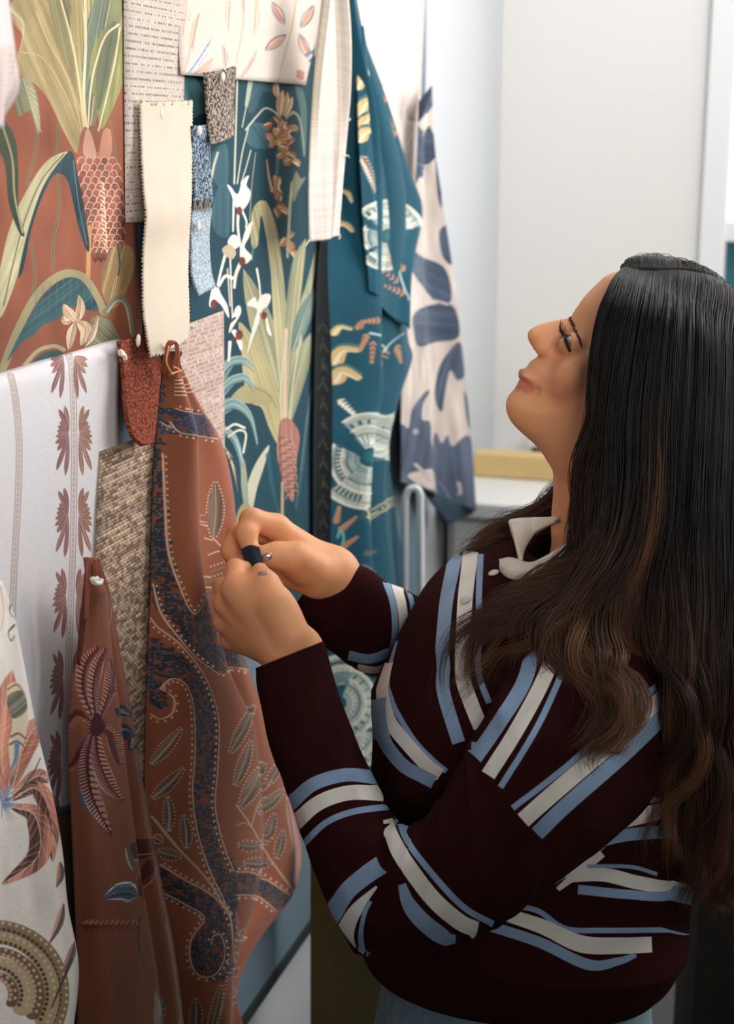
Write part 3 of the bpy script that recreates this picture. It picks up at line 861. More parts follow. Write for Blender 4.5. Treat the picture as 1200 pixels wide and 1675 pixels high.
s.grain(.02, 2)
o = s.mesh('wallpaper', s.material('white_fan_wallpaper', weave=.15, wscale=1200), 24, 140, .0006)
tag(o, 'white wallpaper with columns of mauve fan flowers, lowest of the wallpapers', 'wallpaper')

# ---- woven papers
def woven(s, base, dash, dark, row, dlen, amt, thresh, seed, slub=0.0):
    r = np.random.default_rng(seed)
    S, Z = s.metric()
    j = np.floor(Z / row).astype(int); fz = Z / row - j
    jj = j - j.min()
    ph = r.random(jj.max() + 2)[jj]
    k = np.floor(S / dlen + ph * 7).astype(int); fs = S / dlen + ph * 7 - k
    h = r.random((jj.max() + 2, k.max() - k.min() + 2))[jj, k - k.min()]
    rowon = r.random(jj.max() + 2)[jj]
    ins = (fz > .24) & (fz < .76) & (fs > .14) & (fs < .84) & (h < thresh)
    s.fill(base)
    tone = (.93 + .1 * r.random((jj.max() + 2, 1)))[jj, 0]
    s.img *= tone[..., None]
    s.img *= (1 - .10 * ((fz < .12) | (fz > .9)))[..., None]
    if slub:
        lo = r.random((jj.max() + 2, 40))
        xi = (S - S.min()) / (S.max() - S.min() + 1e-9) * 38.9
        w = lo[jj, xi.astype(int)] * (1 - xi % 1) + lo[jj, np.minimum(39, xi.astype(int) + 1)] * (xi % 1)
        s.img *= (1 - slub * (w > .5) * (rowon > .25) - slub * .5 * w)[..., None]
    al = ins * amt * (0.35 + .65 * h / thresh)
    s.img += (np.where((rowon > .5)[..., None], np.array(dash, float), np.array(dark, float)) - s.img) * al[..., None]
    return s
s = Sheet([(203, -40), (206, 364)], [(304, -40), (298, 361)], off=0.004, res=3)
woven(s, (220, 204, 191), (92, 80, 74), (78, 68, 64), .0034, .0034, .85, .82, 1)
# alternate plain rows
_S, _Z = s.metric(); _r = (np.floor(_Z / .0034).astype(int) % 2)[..., None]
s.img = np.where(_r > 0, s.img, s.img * .25 + np.array((216, 198, 185)) * .75)
s.grain(.03)
o = s.mesh('woven_paper', s.material('dotted_grasscloth', weave=.6, wscale=420), 8, 30, .001)
tag(o, 'off-white woven wallcovering with rows of grey dashes, at the top', 'wallcovering')
s = Sheet([(268, 545), (262, 870)], [(366, 508), (368, 850)], off=0.004, res=3)
woven(s, (224, 194, 180), (128, 98, 92), (140, 108, 100), .0046, .0052, .85, .75, 2); s.grain(.03)
o = s.mesh('woven_paper', s.material('blush_grasscloth', weave=.6, wscale=420), 8, 20, .001)
tag(o, 'blush pink woven wallcovering behind the cream swatch and hanging rust fabric', 'wallcovering')
s = Sheet([(165, 738), (158, 900), (150, 1340)], [(266, 703), (268, 870), (275, 1330)], off=0.013, res=3)
_S, _Z = s.metric(); _r = np.random.default_rng(31)
_j = np.floor(_Z / .0034).astype(int); _f = _Z / .0034 - _j; _j = _j - _j.min()
_t = (.86 + .26 * _r.random(_j.max() + 2))[_j]
_lo = _r.random((_j.max() + 2, 34)); _xi = (_S - _S.min()) / (_S.max() - _S.min()) * 32.9
_w = _lo[_j, _xi.astype(int)] * (1 - _xi % 1) + _lo[_j, _xi.astype(int) + 1] * (_xi % 1)
s.img[:] = np.array((222, 190, 160))
s.img *= (_t * (1 - .20 * (_w > .62)) * (1 - .12 * _w))[..., None]
s.img *= np.where(_f < .30, .66 + .2 * (_w < .4), 1.0)[..., None]
s.img *= (1 + .09 * np.sin(_S / .0011 + _j * 3.1))[..., None]
s.img += (np.array((146, 92, 66)) - s.img) * (np.clip((_w - .72) / .2, 0, 1) * .45)[..., None]
s.grain(.05)
o = s.mesh('woven_paper', s.material('tan_grasscloth', weave=.8, wscale=380), 8, 40, .001)
tag(o, 'tan and brown woven grasscloth sheet beside the mauve fan wallpaper', 'wallcovering')

s = Sheet([(40, 1335, .004), (48, 1720, .004)], [(215, 1320, .004), (225, 1720, .004)], off=.004, res=1)
s.fill((122, 94, 74)); s.grain(.05); s.mottle(.05)  # added sheet, its brown stands in for shade on the pinboard
o = s.mesh('woven_paper', s.material('shaded_board_brown', weave=.5, wscale=420), 8, 20, .001)  # added sheet standing in for shade, not a woven paper
tag(o, 'added brown sheet for the shaded board behind the white floral and narrow rust fabrics', 'wallcovering')

# ================================================================== hanging fabrics
# ---- large rust paisley
RB = (156, 86, 58); LN = (226, 182, 150); NV = (50, 56, 70)
Lr = [(270, 575, .02), (262, 640, .02), (254, 735, .018), (249, 850, .018), (247, 950, .018), (243, 1080, .018), (240, 1180, .018), (238, 1290, .018), (240, 1395, .018), (245, 1465, .018), (255, 1525, .018), (270, 1590, .018), (290, 1675, .018), (300, 1730, .018)]
Rr = [(286, 575, .035), (322, 652, .02), (367, 735, .015), (386, 850, .02), (382, 950, .03), (402, 1080, .035), (440, 1180, .03), (470, 1290, .025), (494, 1395, .02), (478, 1465, .02), (432, 1525, .02), (396, 1590, .02), (379, 1675, .02), (373, 1730, .02)]
ridge_v = [0, .06, .12, .25, .37, .5, .6, .7, .78, .9, 1]
ridge_u = [.5, .30, .25, .31, .56, .70, .66, .60, .57, .75, .98]
def f_rust(u, v):
    c = np.interp(v, ridge_v, ridge_u)
    amp = .034 * np.clip(v / .12, 0, 1)
    front = amp * sig((c - u) / .018) * (0.75 + .25 * np.sin(math.pi * np.clip(u / np.maximum(c, .05), 0, 1)))
    edge = -.026 * np.exp(-(u / .07) ** 2) * np.clip(v / .1, 0, 1)
    soft = .006 * np.sin(u * 9 + v * 5) * v + .01 * np.clip(v / .2, 0, 1) * np.exp(-((u - .85) / .14) ** 2)
    pinch = .012 * np.exp(-((u - .5) / .25) ** 2) * np.exp(-v / .04)
    return front + edge + soft + pinch
s = Sheet(Lr, Rr, fold=f_rust, res=1.7)
s.fill(RB)
def speck(pts, dens=1.0, c=NV):
    """navy vine ground: a filled shape broken up by little rust leaves and pale seeds"""
    p = cr(pts, 6, closed=True)
    s.poly(p, (104, 62, 50), .32, sm=False)
    q = s.T(p); x0, x1, y0, y1 = s._bbox(q, 0)
    n_ = int((x1 - x0) * (y1 - y0) / 78 * dens)
    if n_ <= 0: return
    c_ = np.stack([rng.uniform(x0, x1, n_), rng.uniform(y0, y1, n_)], -1)
    ins = np.zeros(n_, bool); xa, ya = q[-1]
    for xb, yb in q:
        if ya != yb: ins ^= ((ya > c_[:, 1]) != (yb > c_[:, 1])) & (c_[:, 0] < (xb - xa) * (c_[:, 1] - ya) / (yb - ya) + xa)
        xa, ya = xb, yb
    for k, (x, y) in enumerate(c_[ins]):
        a = rng.uniform(0, 3.14); d = np.array([math.cos(a), math.sin(a)]) * rng.uniform(2.5, 6)
        s.stroke(np.array([(x - d[0], y - d[1]), (x + d[0], y + d[1])]), 3.2, c if k % 5 else (66, 78, 92), raw=True, alpha=.95)
    for x, y in c_[ins][::4]:
        s.stroke(np.array([(x, y), (x + 1.5, y + 1.5)]), 1.1, (134, 140, 150), raw=True)
def beadline(pts, side, r=2.1, gap=10.5, w=1.7):
    s.stroke(pts, w, LN); s.beads(pts, r, LN, gap, side)
def pleaf(a, b, w=15, dk=(112, 84, 66)):
    a, b = np.array(a, float), np.array(b, float); d = b - a; L_ = np.hypot(*d); nn = np.array([-d[1], d[0]]) / L_
    mid = np.array([a, (a + b) / 2 + nn * w * .12, b])
    s.leaf(mid, w, dk, (128, 104, 88), (190, 172, 158), 1.6, peak=.45)
    t = np.linspace(0.03, .97, max(6, int(L_ / 5.5)))
    for k in t:
        ww = w / 2 * (np.sin(math.pi / 2 * (0.12 + 0.88 * k / .45)) if k < .45 else np.cos(math.pi / 2 * (k - .45) / .55) ** .8)
        c = a * (1 - k) ** 2 + 2 * k * (1 - k) * mid[1] + k * k * b
        for sg in (-1, 1): s.dot(c + nn * (ww + 1.5) * sg, 1.5, (214, 178, 150))
# cross band near the top
speck([(258, 668), (290, 672), (330, 676), (350, 712), (300, 712), (256, 700)], 1.6, (52, 66, 98))
beadline([(288, 668), (305, 674), (330, 678)], -5); beadline([(278, 690), (292, 706), (320, 712), (356, 718)], 5); beadline([(262, 690), (280, 700)], 5)
for k in range(5): s.stroke([(286, 622 + k * 6), (308 + k * 2, 612 + k * 7)], 2, (226, 190, 170))
# left navy side and the V border
speck([(254, 640), (268, 620), (264, 740), (270, 840), (277, 910), (292, 955), (316, 1006), (342, 972), (352, 1040), (356, 1098), (322, 1076), (290, 1038), (262, 1000), (246, 960), (246, 800)], 1.4)
beadline([(266, 742), (270, 830), (275, 900), (291, 952), (317, 1004), (343, 968)], -5)
beadline([(250, 955), (262, 1000), (290, 1040), (322, 1076), (357, 1102)], -5)
speck([(244, 1050), (262, 1052), (300, 1075), (335, 1110), (356, 1170), (356, 1250), (352, 1320), (366, 1380), (386, 1430), (384, 1540), (368, 1600), (330, 1596), (312, 1570), (318, 1530), (334, 1502), (305, 1482), (270, 1462), (262, 1418), (300, 1440), (345, 1466), (372, 1502), (342, 1425), (322, 1360), (315, 1300), (318, 1230), (316, 1160), (304, 1122), (280, 1110), (262, 1124), (245, 1140)], 1.3)
s.poly([(262, 1424), (300, 1444), (345, 1470), (372, 1505), (340, 1450), (300, 1412), (262, 1380)], RB, .0)
beadline([(246, 1010), (258, 1026), (290, 1050), (325, 1090), (346, 1132), (358, 1182), (356, 1260), (352, 1320), (365, 1380), (382, 1424)], 5)
beadline([(262, 1126), (282, 1110), (305, 1121), (317, 1160), (319, 1230), (315, 1300), (323, 1360), (342, 1422), (366, 1472), (380, 1515)], 5)
beadline([(262, 1126), (284, 1142), (282, 1166), (262, 1176), (246, 1168)], -5); speck([(252, 1130), (268, 1130), (272, 1148), (260, 1158), (248, 1150)], 2)
for a, b, w in (((247, 1250), (298, 1190), 18), ((249, 1306), (301, 1256), 17), ((276, 1360), (274, 1302), 17), ((305, 1388), (300, 1333), 18), ((258, 1392), (297, 1402), 16), ((252, 1368), (266, 1376), 12),
                ((376, 1232), (416, 1152), 17), ((384, 1286), (411, 1210), 17), ((392, 1322), (433, 1246), 23), ((437, 1284), (460, 1242), 14), ((420, 1330), (466, 1290), 16), ((433, 1382), (449, 1330), 16), ((452, 1405), (463, 1358), 14), ((389, 1382), (427, 1384), 16), ((398, 1412), (446, 1411), 17), ((349, 880), (352, 786), 26), ((318, 1690), (320, 1632), 18), ((342, 1690), (362, 1610), 14), ((392, 1538), (404, 1518), 12), ((438, 1195), (446, 1165), 12)):
    pleaf(a, b, w)
s.stroke([(248, 1335), (290, 1386), (340, 1440), (372, 1492)], 2.4, (206, 172, 144)); s.stroke([(386, 1316), (410, 1350), (440, 1402), (480, 1458)], 2.6, (206, 172, 144)); s.stroke([(412, 1350), (420, 1320), (436, 1290), (446, 1275)], 1.8, (206, 172, 144)); s.stroke([(386, 1350), (400, 1346), (412, 1352)], 1.6, (206, 172, 144))
s.stroke([(348, 880), (356, 888), (368, 900)], 2.2, LN); s.stroke([(334, 880), (348, 884)], 1.8, LN); s.stroke([(340, 908), (356, 902), (374, 902)], 1.8, LN)
for y in (928, 945, 962, 978): s.beads([(342, y), (376, y - 12)], 1.6, LN, 6); s.stroke([(344, y + 8), (376, y - 6)], 3.5, (150, 110, 92))
beadline([(358, 1104), (378, 1092), (414, 1097)], 5); speck([(350, 1060), (372, 1056), (410, 1085), (414, 1094), (380, 1090), (358, 1102)], 1.4)
speck([(386, 1428), (420, 1432), (474, 1466), (450, 1488), (420, 1464), (386, 1463)], 1.2); beadline([(386, 1426), (420, 1430), (476, 1465)], -5); beadline([(386, 1464), (420, 1466), (452, 1490)], 5)
s.poly([(468, 1300), (476, 1320), (492, 1390), (486, 1440), (478, 1440), (480, 1395), (470, 1340)], (206, 150, 136)); s.stroke([(470, 1310), (481, 1390), (478, 1446)], 3, (62, 66, 96))
beadline([(262, 1414), (300, 1438), (346, 1464), (376, 1500), (382, 1560)], -5); beadline([(270, 1462), (304, 1480), (334, 1502), (313, 1536), (312, 1574), (330, 1598), (354, 1592), (368, 1562), (362, 1532), (350, 1530), (345, 1544)], 5)
for dx in (0, 5, 10): s.stroke([(376 + dx, 1490), (382 + dx, 1570), (376 + dx * .6, 1680)], 2.2, [(220, 176, 150), (56, 70, 98), (200, 140, 120)][dx // 5])
s.stroke([(352, 1690), (372, 1620), (380, 1540)], 3, (150, 110, 96)); s.beads([(352, 1690), (368, 1620), (374, 1560)], 1.5, LN, 7)
s.mottle(.03)
hem = s.material('rust_paisley_cloth', weave=.3, rough=.8, sheen=.25)
o = s.mesh('fabric_hanging', hem, 110, 240, .0014)
tag(o, 'large rust paisley fabric being pinned up by her hands', 'fabric')
# the gathered loop at its top, folded back over the pin
def loop_patch(name, L, R, m, nu=14, nv=24, fold=None, parent=None):
    q = Sheet(L, R, fold=fold); return q.mesh(name, m, nu, nv, .0014, parent)
M_rustcloth = plain('rust_cloth', (160, 84, 56), .85, var=.08, vscale=60, bump=.3, bscale=900, sheen=.25)
loop_patch('folded_top', [(262, 606, .030), (268, 574, .040), (276, 558, .046), (284, 560, .052), (286, 580, .056), (280, 608, .056)], [(276, 618, .036), (277, 580, .044), (280, 566, .05), (289, 562, .058), (292, 582, .062), (290, 614, .062)], M_rustcloth, parent=o)
M_thread = plain('pale_rust_thread', (226, 160, 120), .9)
for k, q in enumerate(([(276, 566), (272, 590), (278, 606), (284, 612)], [(284, 600), (292, 604), (298, 612)], [(280, 612), (290, 608), (297, 606)])):
    tube('loose_thread', [wall_pt(*on_wall(p, .066), .066) for p in cr(q, 6)], .0009, M_thread, o, 6)

# ---- small rust fabric with a maroon flower
L2 = [(145, 912, .05), (136, 985, .035), (128, 1060, .03), (118, 1130, .03), (113, 1200, .03), (116, 1300, .03), (122, 1450, .03), (127, 1600, .03), (128, 1720, .03)]
R2 = [(163, 914, .05), (181, 975, .035), (196, 1060, .03), (213, 1150, .03), (229, 1250, .03), (243, 1330, .03), (263, 1440, .03), (286, 1560, .03), (306, 1720, .03)]
def f_small(u, v):
    c = np.interp(v, [0, .1, .2, .3, .45, .6, .75, 1], [.45, .60, .62, .66, .66, .66, .68, .70])
    front = .018 * sig((c - u) / .02) * np.clip(v / .08, 0, 1) * (.8 + .2 * np.sin(math.pi * np.clip(u / c, 0, 1)))
    slot = -.006 * np.exp(-((u - .10) / .07) ** 2) * np.clip(1 - v / .3, 0, 1)
    return front + slot + .012 * np.exp(-((u - .85) / .1) ** 2) * v - .02 * np.exp(-(u / .05) ** 2) * v
s = Sheet(L2, R2, fold=f_small, res=2)
s.fill((150, 84, 58))
def plume(mid, w, c1, c2, cb, lav=True):
    m = cr(mid, 13)
    if lav: s.leaf(mid, w * .95, (200, 184, 188), (176, 120, 106), None, peak=.6, alpha=.75)
    s.stroke(mid, w * .22, (82, 34, 34), w * .08)
    n_ = len(m); d = np.gradient(m, axis=0); d /= np.linalg.norm(d, axis=1)[:, None] + 1e-9
    nn = np.stack([-d[:, 1], d[:, 0]], -1)
    for k in range(2, n_ - 1):
        ww = w * .42 * math.sin(math.pi * (.12 + .82 * k / n_))
        s.stroke([m[k] + nn[k] * ww * .2, m[k] + nn[k] * ww + d[k] * 3.2], 2.4, c1, 1.4)
        s.stroke([m[k] - nn[k] * ww * .2, m[k] - nn[k] * ww + d[k] * 3.2], 2.6, c2 if k % 2 else c1, 1.6)
CX, CY = 158, 1187
for mid, w in (([(CX, CY), (136, 1130), (140, 1085), (160, 1058)], 26), ([(CX, CY), (152, 1130), (158, 1090), (172, 1060)], 24), ([(CX, CY), (176, 1140), (182, 1105), (180, 1080)], 24), ([(CX, CY), (130, 1170), (118, 1178), (108, 1200)], 22), ([(CX, CY), (138, 1220), (128, 1245), (112, 1260)], 22),
               ([(CX, CY), (144, 1235), (150, 1300), (182, 1366)], 34), ([(CX, CY), (160, 1235), (176, 1280), (200, 1310)], 30), ([(CX, CY), (182, 1200), (190, 1225), (196, 1250)], 26)):
    plume(mid, w, (104, 40, 38), (212, 142, 118), None)
s.poly([(150, 1178), (158, 1166), (168, 1178), (172, 1192), (160, 1204), (148, 1198)], (70, 26, 30))
for k in range(18):
    a = k / 18 * 6.28; s.stroke([(CX, CY), (CX + 19 * math.cos(a), CY + 20 * math.sin(a))], 2.4, (78, 30, 32), .6)
for (x, y), a in (((202, 1165), 2.7), ((208, 1198), 2.3), ((222, 1128), 1.9), ((218, 1215), 1.2)):
    d = np.array([math.cos(a), -math.sin(a)]) * 16
    s.leaf([(x + d[0] * -1, y - d[1]), (x, y), (x + d[0], y + d[1])], 20, (40, 58, 74), None, None, peak=.65); s.leaf([(x - d[0] * .7, y - d[1] * .7), (x, y), (x + d[0] * .6, y + d[1] * .6)], 10, (96, 120, 138), (206, 130, 90), None, peak=.65)
s.stroke([(222, 1160), (228, 1200), (226, 1240)], 2, (150, 150, 150))
m_ = [(172, 1468), (200, 1458), (226, 1464)]
s.leaf(m_, 34, (206, 206, 206), None, None, peak=.7); s.leaf(m_, 24, (58, 84, 106), (86, 112, 130), (150, 168, 180), 1, veins=7, peak=.7)
s.leaf([(205, 1385), (212, 1410), (218, 1425)], 9, (196, 190, 176), (96, 110, 110), None)
s.stroke([(132, 1513), (228, 1510)], 3, (122, 62, 54))
for k in range(11):
    x = 136 + k * 8.6; s.stroke([(x, 1513), (x + 8, 1504)], 3.2, (212, 140, 118), 1.2); s.stroke([(x, 1513), (x + 8, 1523)], 3.2, (126, 56, 48), 1.2)
s.stroke([(228, 1500), (226, 1540), (236, 1580)], 5, (60, 74, 104), 2)
s.stroke([(130, 1300), (138, 1322), (146, 1330)], 4, (96, 104, 124), 1)
s.poly([(215, 1380), (252, 1372), (256, 1395), (222, 1405)], (96, 40, 34)); s.poly([(226, 1440), (240, 1408), (254, 1412), (240, 1452), (230, 1470)], (110, 34, 34), streak=.15); s.stroke([(218, 1408), (254, 1392)], 1.5, (196, 176, 150)); s.stroke([(232, 1475), (256, 1418)], 1.5, (196, 176, 150))
s.poly([(262, 1450), (268, 1480), (273, 1512), (266, 1500)], (140, 50, 40))
s.leaf([(256, 1690), (262, 1650), (254, 1620)], 20, (120, 110, 96), (150, 140, 120), (206, 190, 170), 1.4, veins=6); s.leaf([(290, 1690), (296, 1640), (292, 1600)], 10, (120, 96, 82), None, (206, 176, 150), 1.2, veins=5)
s.stroke([(236, 1300), (240, 1330), (236, 1350)], 5, (120, 120, 100), 2)
s.stroke([(184, 985), (185, 1040)], 1.2, (222, 190, 166))
s.mottle(.04)
o = s.mesh('fabric_hanging', s.material('rust_flower_cloth', weave=.35, rough=.85, sheen=.2), 80, 180, .0014)
tag(o, 'narrow rust fabric with a dark maroon flower, folded at its pinned top', 'fabric')
loop_patch('folded_top', [(140, 1010, .055), (142, 940, .062), (146, 916, .066), (153, 912, .07), (156, 930, .07), (153, 955, .066)], [(144, 1012, .058), (147, 942, .066), (149, 920, .07), (162, 916, .072), (166, 934, .072), (162, 958, .068)], M_rustcloth, parent=o)
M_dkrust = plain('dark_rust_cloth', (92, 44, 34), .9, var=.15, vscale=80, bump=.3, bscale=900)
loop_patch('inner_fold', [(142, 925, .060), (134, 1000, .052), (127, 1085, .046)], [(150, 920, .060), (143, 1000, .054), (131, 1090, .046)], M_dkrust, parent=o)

# ---- teal velvet hanging
def f_tv(u, v):
    valley = -.020 * np.exp(-((u - np.interp(v, [0, .12, .3, .5, 1], [.25, .34, .40, .42, .40])) / .075) ** 2) * np.clip(v / .06, 0, 1) * np.interp(v, [0, .3, .36, 1], [1, 1, .45, .3])
    ridge = .012 * np.exp(-((u - np.interp(v, [0, .3, 1], [.2, .28, .30])) / .10) ** 2)
    left = -.055 * np.exp(-(u / .17) ** 2) * np.clip(v / .12, 0, 1)
    r2 = .012 * np.exp(-((u - .62) / .15) ** 2) * np.clip(v / .2, 0, 1)
    return valley + ridge + left + r2
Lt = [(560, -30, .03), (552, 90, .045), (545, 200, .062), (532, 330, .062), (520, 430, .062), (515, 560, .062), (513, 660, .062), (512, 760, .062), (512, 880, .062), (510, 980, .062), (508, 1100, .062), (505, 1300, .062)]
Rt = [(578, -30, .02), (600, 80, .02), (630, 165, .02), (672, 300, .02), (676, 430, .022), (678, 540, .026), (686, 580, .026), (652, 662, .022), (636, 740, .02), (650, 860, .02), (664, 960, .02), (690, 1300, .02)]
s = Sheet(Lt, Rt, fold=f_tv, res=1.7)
TV = (20, 82, 103); IV = (214, 212, 196); GD = (222, 184, 122); CP = (186, 128, 96)
s.fill(TV)
def wing(cx, cy, r, a0, a1, sq=1.0, rot=0.0, into=None):
    q_ = into or s
    c_, s_ = math.cos(rot), math.sin(rot)
    def pt(rr, a): x, y = rr * math.cos(a), rr * math.sin(a) * sq; return (cx + x * c_ - y * s_, cy + x * s_ + y * c_)
    A = np.linspace(a0, a1, 18)
    q_.poly([pt(r, a) for a in A] + [pt(r * .18, a) for a in A[::-1]], (196, 200, 186), .95, sm=False, streak=.06)
    for k, f in enumerate((.97, .86, .68, .52, .36)):
        q_.stroke([pt(r * f, a) for a in A], 1.8, [(232, 228, 212), (120, 148, 146), (228, 224, 206), (88, 126, 130), (222, 220, 204)][k], sm=False)
    for a in A[1::2]: q_.stroke([pt(r * .74, a), pt(r * .82, a)], 2.6, (62, 96, 104), sm=False)
    for a in A[::2]: q_.stroke([pt(r * .22, a), pt(r * .5, a)], 1.3, (104, 140, 140), sm=False)
def sprig(base, tip, c=CP, n=5, w=11, into=None):
    q_ = into or s
    b, t = np.array(base, float), np.array(tip, float); d = (t - b); L_ = np.hypot(*d); d /= L_; nn = np.array([-d[1], d[0]])
    for k in range(n + 1):
        p = b + d * L_ * k / n; w_ = w * (.5 - .32 * k / n)
        for sg in (-1, 1):
            q_.stroke([p, p + d * 3.5 + nn * sg * w_], 3.4, c, 1.6)
            q_.stroke([p + d * 1.5 + nn * sg * 1, p + d * 4 + nn * sg * w_ * .8], 1.0, np.array(c) * 1.25, .6)
def goldwing(pts, w):
    s.stroke(np.array(pts) + [0, -w * .45], w * .9, (74, 120, 122), w * .4); s.stroke(pts, w, GD, w * .4); s.stroke(np.array(pts) + [0, w * .3], w * .3, (240, 224, 186), 1)
for pts, w in (([(546, 545), (556, 535), (574, 538)], 7), ([(548, 590), (560, 572), (586, 572)], 12), ([(550, 620), (560, 606), (586, 618)], 13), ([(556, 312), (568, 316), (575, 330)], 6), ([(554, 366), (566, 368), (576, 378)], 8)):
    goldwing(pts, w)
sprig((556, 655), (580, 678), (226, 214, 196), 5, 12); s.stroke([(550, 742), (568, 744)], 4, (110, 150, 154))
wing(606, 745, 74, -2.6, -0.4, .95, .35); wing(604, 748, 96, 1.6, 2.5, .9, -.1); wing(598, 752, 60, 2.4, 3.6)
s.dot((605, 747), 10, (24, 108, 112)); s.stroke([(612, 745), (622, 732)], 5, (60, 140, 140), 1)
s.stroke([(598, 840), (620, 832), (646, 818)], 13, (60, 92, 88)); s.stroke([(598, 834), (620, 826), (646, 812)], 2.2, (206, 196, 160)); s.stroke([(600, 845), (622, 838), (648, 824)], 2.2, (206, 196, 160)); s.beads([(600, 840), (622, 832), (648, 818)], 2, (206, 196, 160), 6)
sprig((556, 868), (580, 848)); sprig((560, 895), (582, 880)); sprig((550, 855), (554, 832)); s.stroke([(552, 880), (556, 868), (562, 880), (556, 900)], 2, (110, 180, 180)); sprig((596, 905), (612, 903), (96, 100, 100)); sprig((592, 925), (610, 935), (120, 120, 118))
for a, b in (((585, 535), (592, 530)), ((590, 570), (600, 548)), ((608, 590), (610, 560)), ((628, 600), (632, 575)), ((655, 590), (650, 565)), ((594, 526), (620, 524)), ((655, 590), (648, 570))): sprig(b, a, CP, 4, 11)
s.stroke([(606, 545), (620, 548), (634, 552), (628, 575), (640, 560), (660, 545)], 3, (196, 214, 210), 1.5)
s.poly([(490, 395), (536, 395), (541, 560), (543, 760), (540, 960), (520, 1320), (480, 1320), (490, 800)], (12, 20, 24), sm=False)  # near-black strip: shade of the deep fold painted into the cloth colour
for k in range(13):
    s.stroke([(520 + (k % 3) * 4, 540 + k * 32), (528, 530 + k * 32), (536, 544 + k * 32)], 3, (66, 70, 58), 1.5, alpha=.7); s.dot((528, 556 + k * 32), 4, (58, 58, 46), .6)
wing(556, 1150, 62, -1.3, 1.2, 1.0, .1); wing(560, 1130, 60, -2.4, -1.2, 1.0, .1); wing(575, 1200, 60, -1.0, 1.2, 1.1, .9)
s.mottle(.05, 20)
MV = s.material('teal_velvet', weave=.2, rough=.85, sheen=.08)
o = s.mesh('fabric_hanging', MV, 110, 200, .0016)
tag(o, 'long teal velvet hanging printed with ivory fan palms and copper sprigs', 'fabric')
s2 = s; 
s = Sheet([(583, 40, .035), (585, 150, .045), (589, 270, .052), (596, 390, .056), (602, 445, .058), (604, 476, .06)], [(598, 70, .022), (632, 160, .022), (668, 275, .024), (691, 345, .030), (674, 440, .045), (669, 538, .050)],
          fold=lambda u, v: .005 * np.sin(u * 5.5 + v * 2.5) * v + .012 * np.exp(-((u - .95) / .1) ** 2) * v - .010 * np.exp(-(u / .06) ** 2), res=1.8)
s.fill(TV)
for pts, w in (([(586, 142), (594, 124), (606, 118)], 11), ([(588, 190), (597, 168), (608, 160)], 14), ([(588, 212), (598, 196), (610, 184)], 14), ([(588, 228), (600, 212), (614, 222)], 12), ([(572, 0), (580, 6), (584, 18)], 8)): goldwing(pts, w)
s.stroke([(608, 220), (616, 240), (618, 270)], 7, (70, 116, 130), 2, alpha=.8)
b_, t_ = np.array((592, 256.)), np.array((616, 312.))
for k in range(10):
    p = b_ + (t_ - b_) * k / 10
    s.stroke([p, p + (9, 2)], 2.6, (222, 206, 186), 1.4); s.stroke([p, p + (-2, 9)], 2.6, (222, 206, 186), 1.4)
s.stroke([b_, t_], 2.2, (160, 110, 84))
wing(634, 385, 62, -2.45, -0.35, .95, .05, into=s); wing(632, 386, 56, 2.5, 3.6, .95, 0, into=s); wing(630, 388, 50, 1.3, 2.4, 1.1, 0, into=s)
s.dot((638, 386), 9, (22, 112, 112)); s.stroke([(644, 386), (656, 374)], 4, (50, 130, 130), 1)
for a, b in (((648, 440), (634, 418)), ((650, 460), (622, 440)), ((660, 480), (632, 468)), ((660, 442), (644, 425)), ((640, 210), (632, 190)), ((646, 222), (640, 214)), ((628, 168), (624, 158))): sprig(a, b, CP, 4, 13)
s.stroke([(652, 440), (658, 462), (668, 490)], 2, (190, 206, 200))
s.mottle(.04, 16)
s.mesh('overlapping_fold', s.material('teal_velvet_fold', weave=.2, rough=.85, sheen=.08), 60, 110, .0016, o)

# ---- linen strip
s = Sheet([(530, -30, .05), (522, 40, .05), (514, 120, .05), (508, 210, .05), (505, 300, .052), (506, 396, .055)], [(568, -30, .06), (575, 60, .062), (574, 150, .062), (569, 210, .062), (562, 290, .062), (555, 386, .062)],
          fold=lambda u, v: .004 * np.sin(u * 8 + v * 4), res=3)
s.fill((212, 196, 182))
U_ = (np.arange(s.W) + .5) / s.W
V_ = (np.arange(s.H) + .5) / s.H
c_ = np.zeros((s.W, 3))
for a, b, c in ((0, .30, (168, 154, 134)), (.30, .36, (222, 208, 196)), (.36, .62, (228, 212, 202)), (.62, .70, (196, 178, 162)), (.70, .90, (176, 164, 154)), (.90, 1.01, (214, 196, 178))):
    c_[(U_ >= a) & (U_ < b)] = c
s.img[:] = c_[None]
low = np.clip((V_ - .45) / .25, 0, 1)[:, None, None]
s.img[:] = s.img * (1 - low) + low * np.where(((U_ > .55) & (U_ < .68))[None, :, None], (192, 172, 156), np.where((U_ < .1)[None, :, None], (196, 182, 164), (228, 210, 202)))
s.img *= (1 + .05 * rng.normal(size=(s.H, 1, 1))) * (1 + .03 * rng.normal(size=(1, s.W, 1)))
o = s.mesh('fabric_strip', s.material('striped_linen', weave=.5, wscale=700, rough=.95), 20, 160, .001, jag=.0012)
tag(o, 'beige striped linen strip with frayed edges over the teal velvet', 'fabric swatch')
M_ivory = plain('ivory_thread', (234, 222, 210), .95)
for q in ([(506, 392), (502, 398), (500, 402)], [(508, 390), (516, 387), (523, 388)], [(566, 36), (571, 40), (573, 44)], [(563, 256), (568, 254), (571, 258)], [(568, 196), (571, 197), (573, 194)], [(556, 383), (556, 388), (554, 391)]):
    tube('loose_thread', [wall_pt(*on_wall(p, .06), .06) for p in cr(q, 5)], .0008, M_ivory, o, 5)

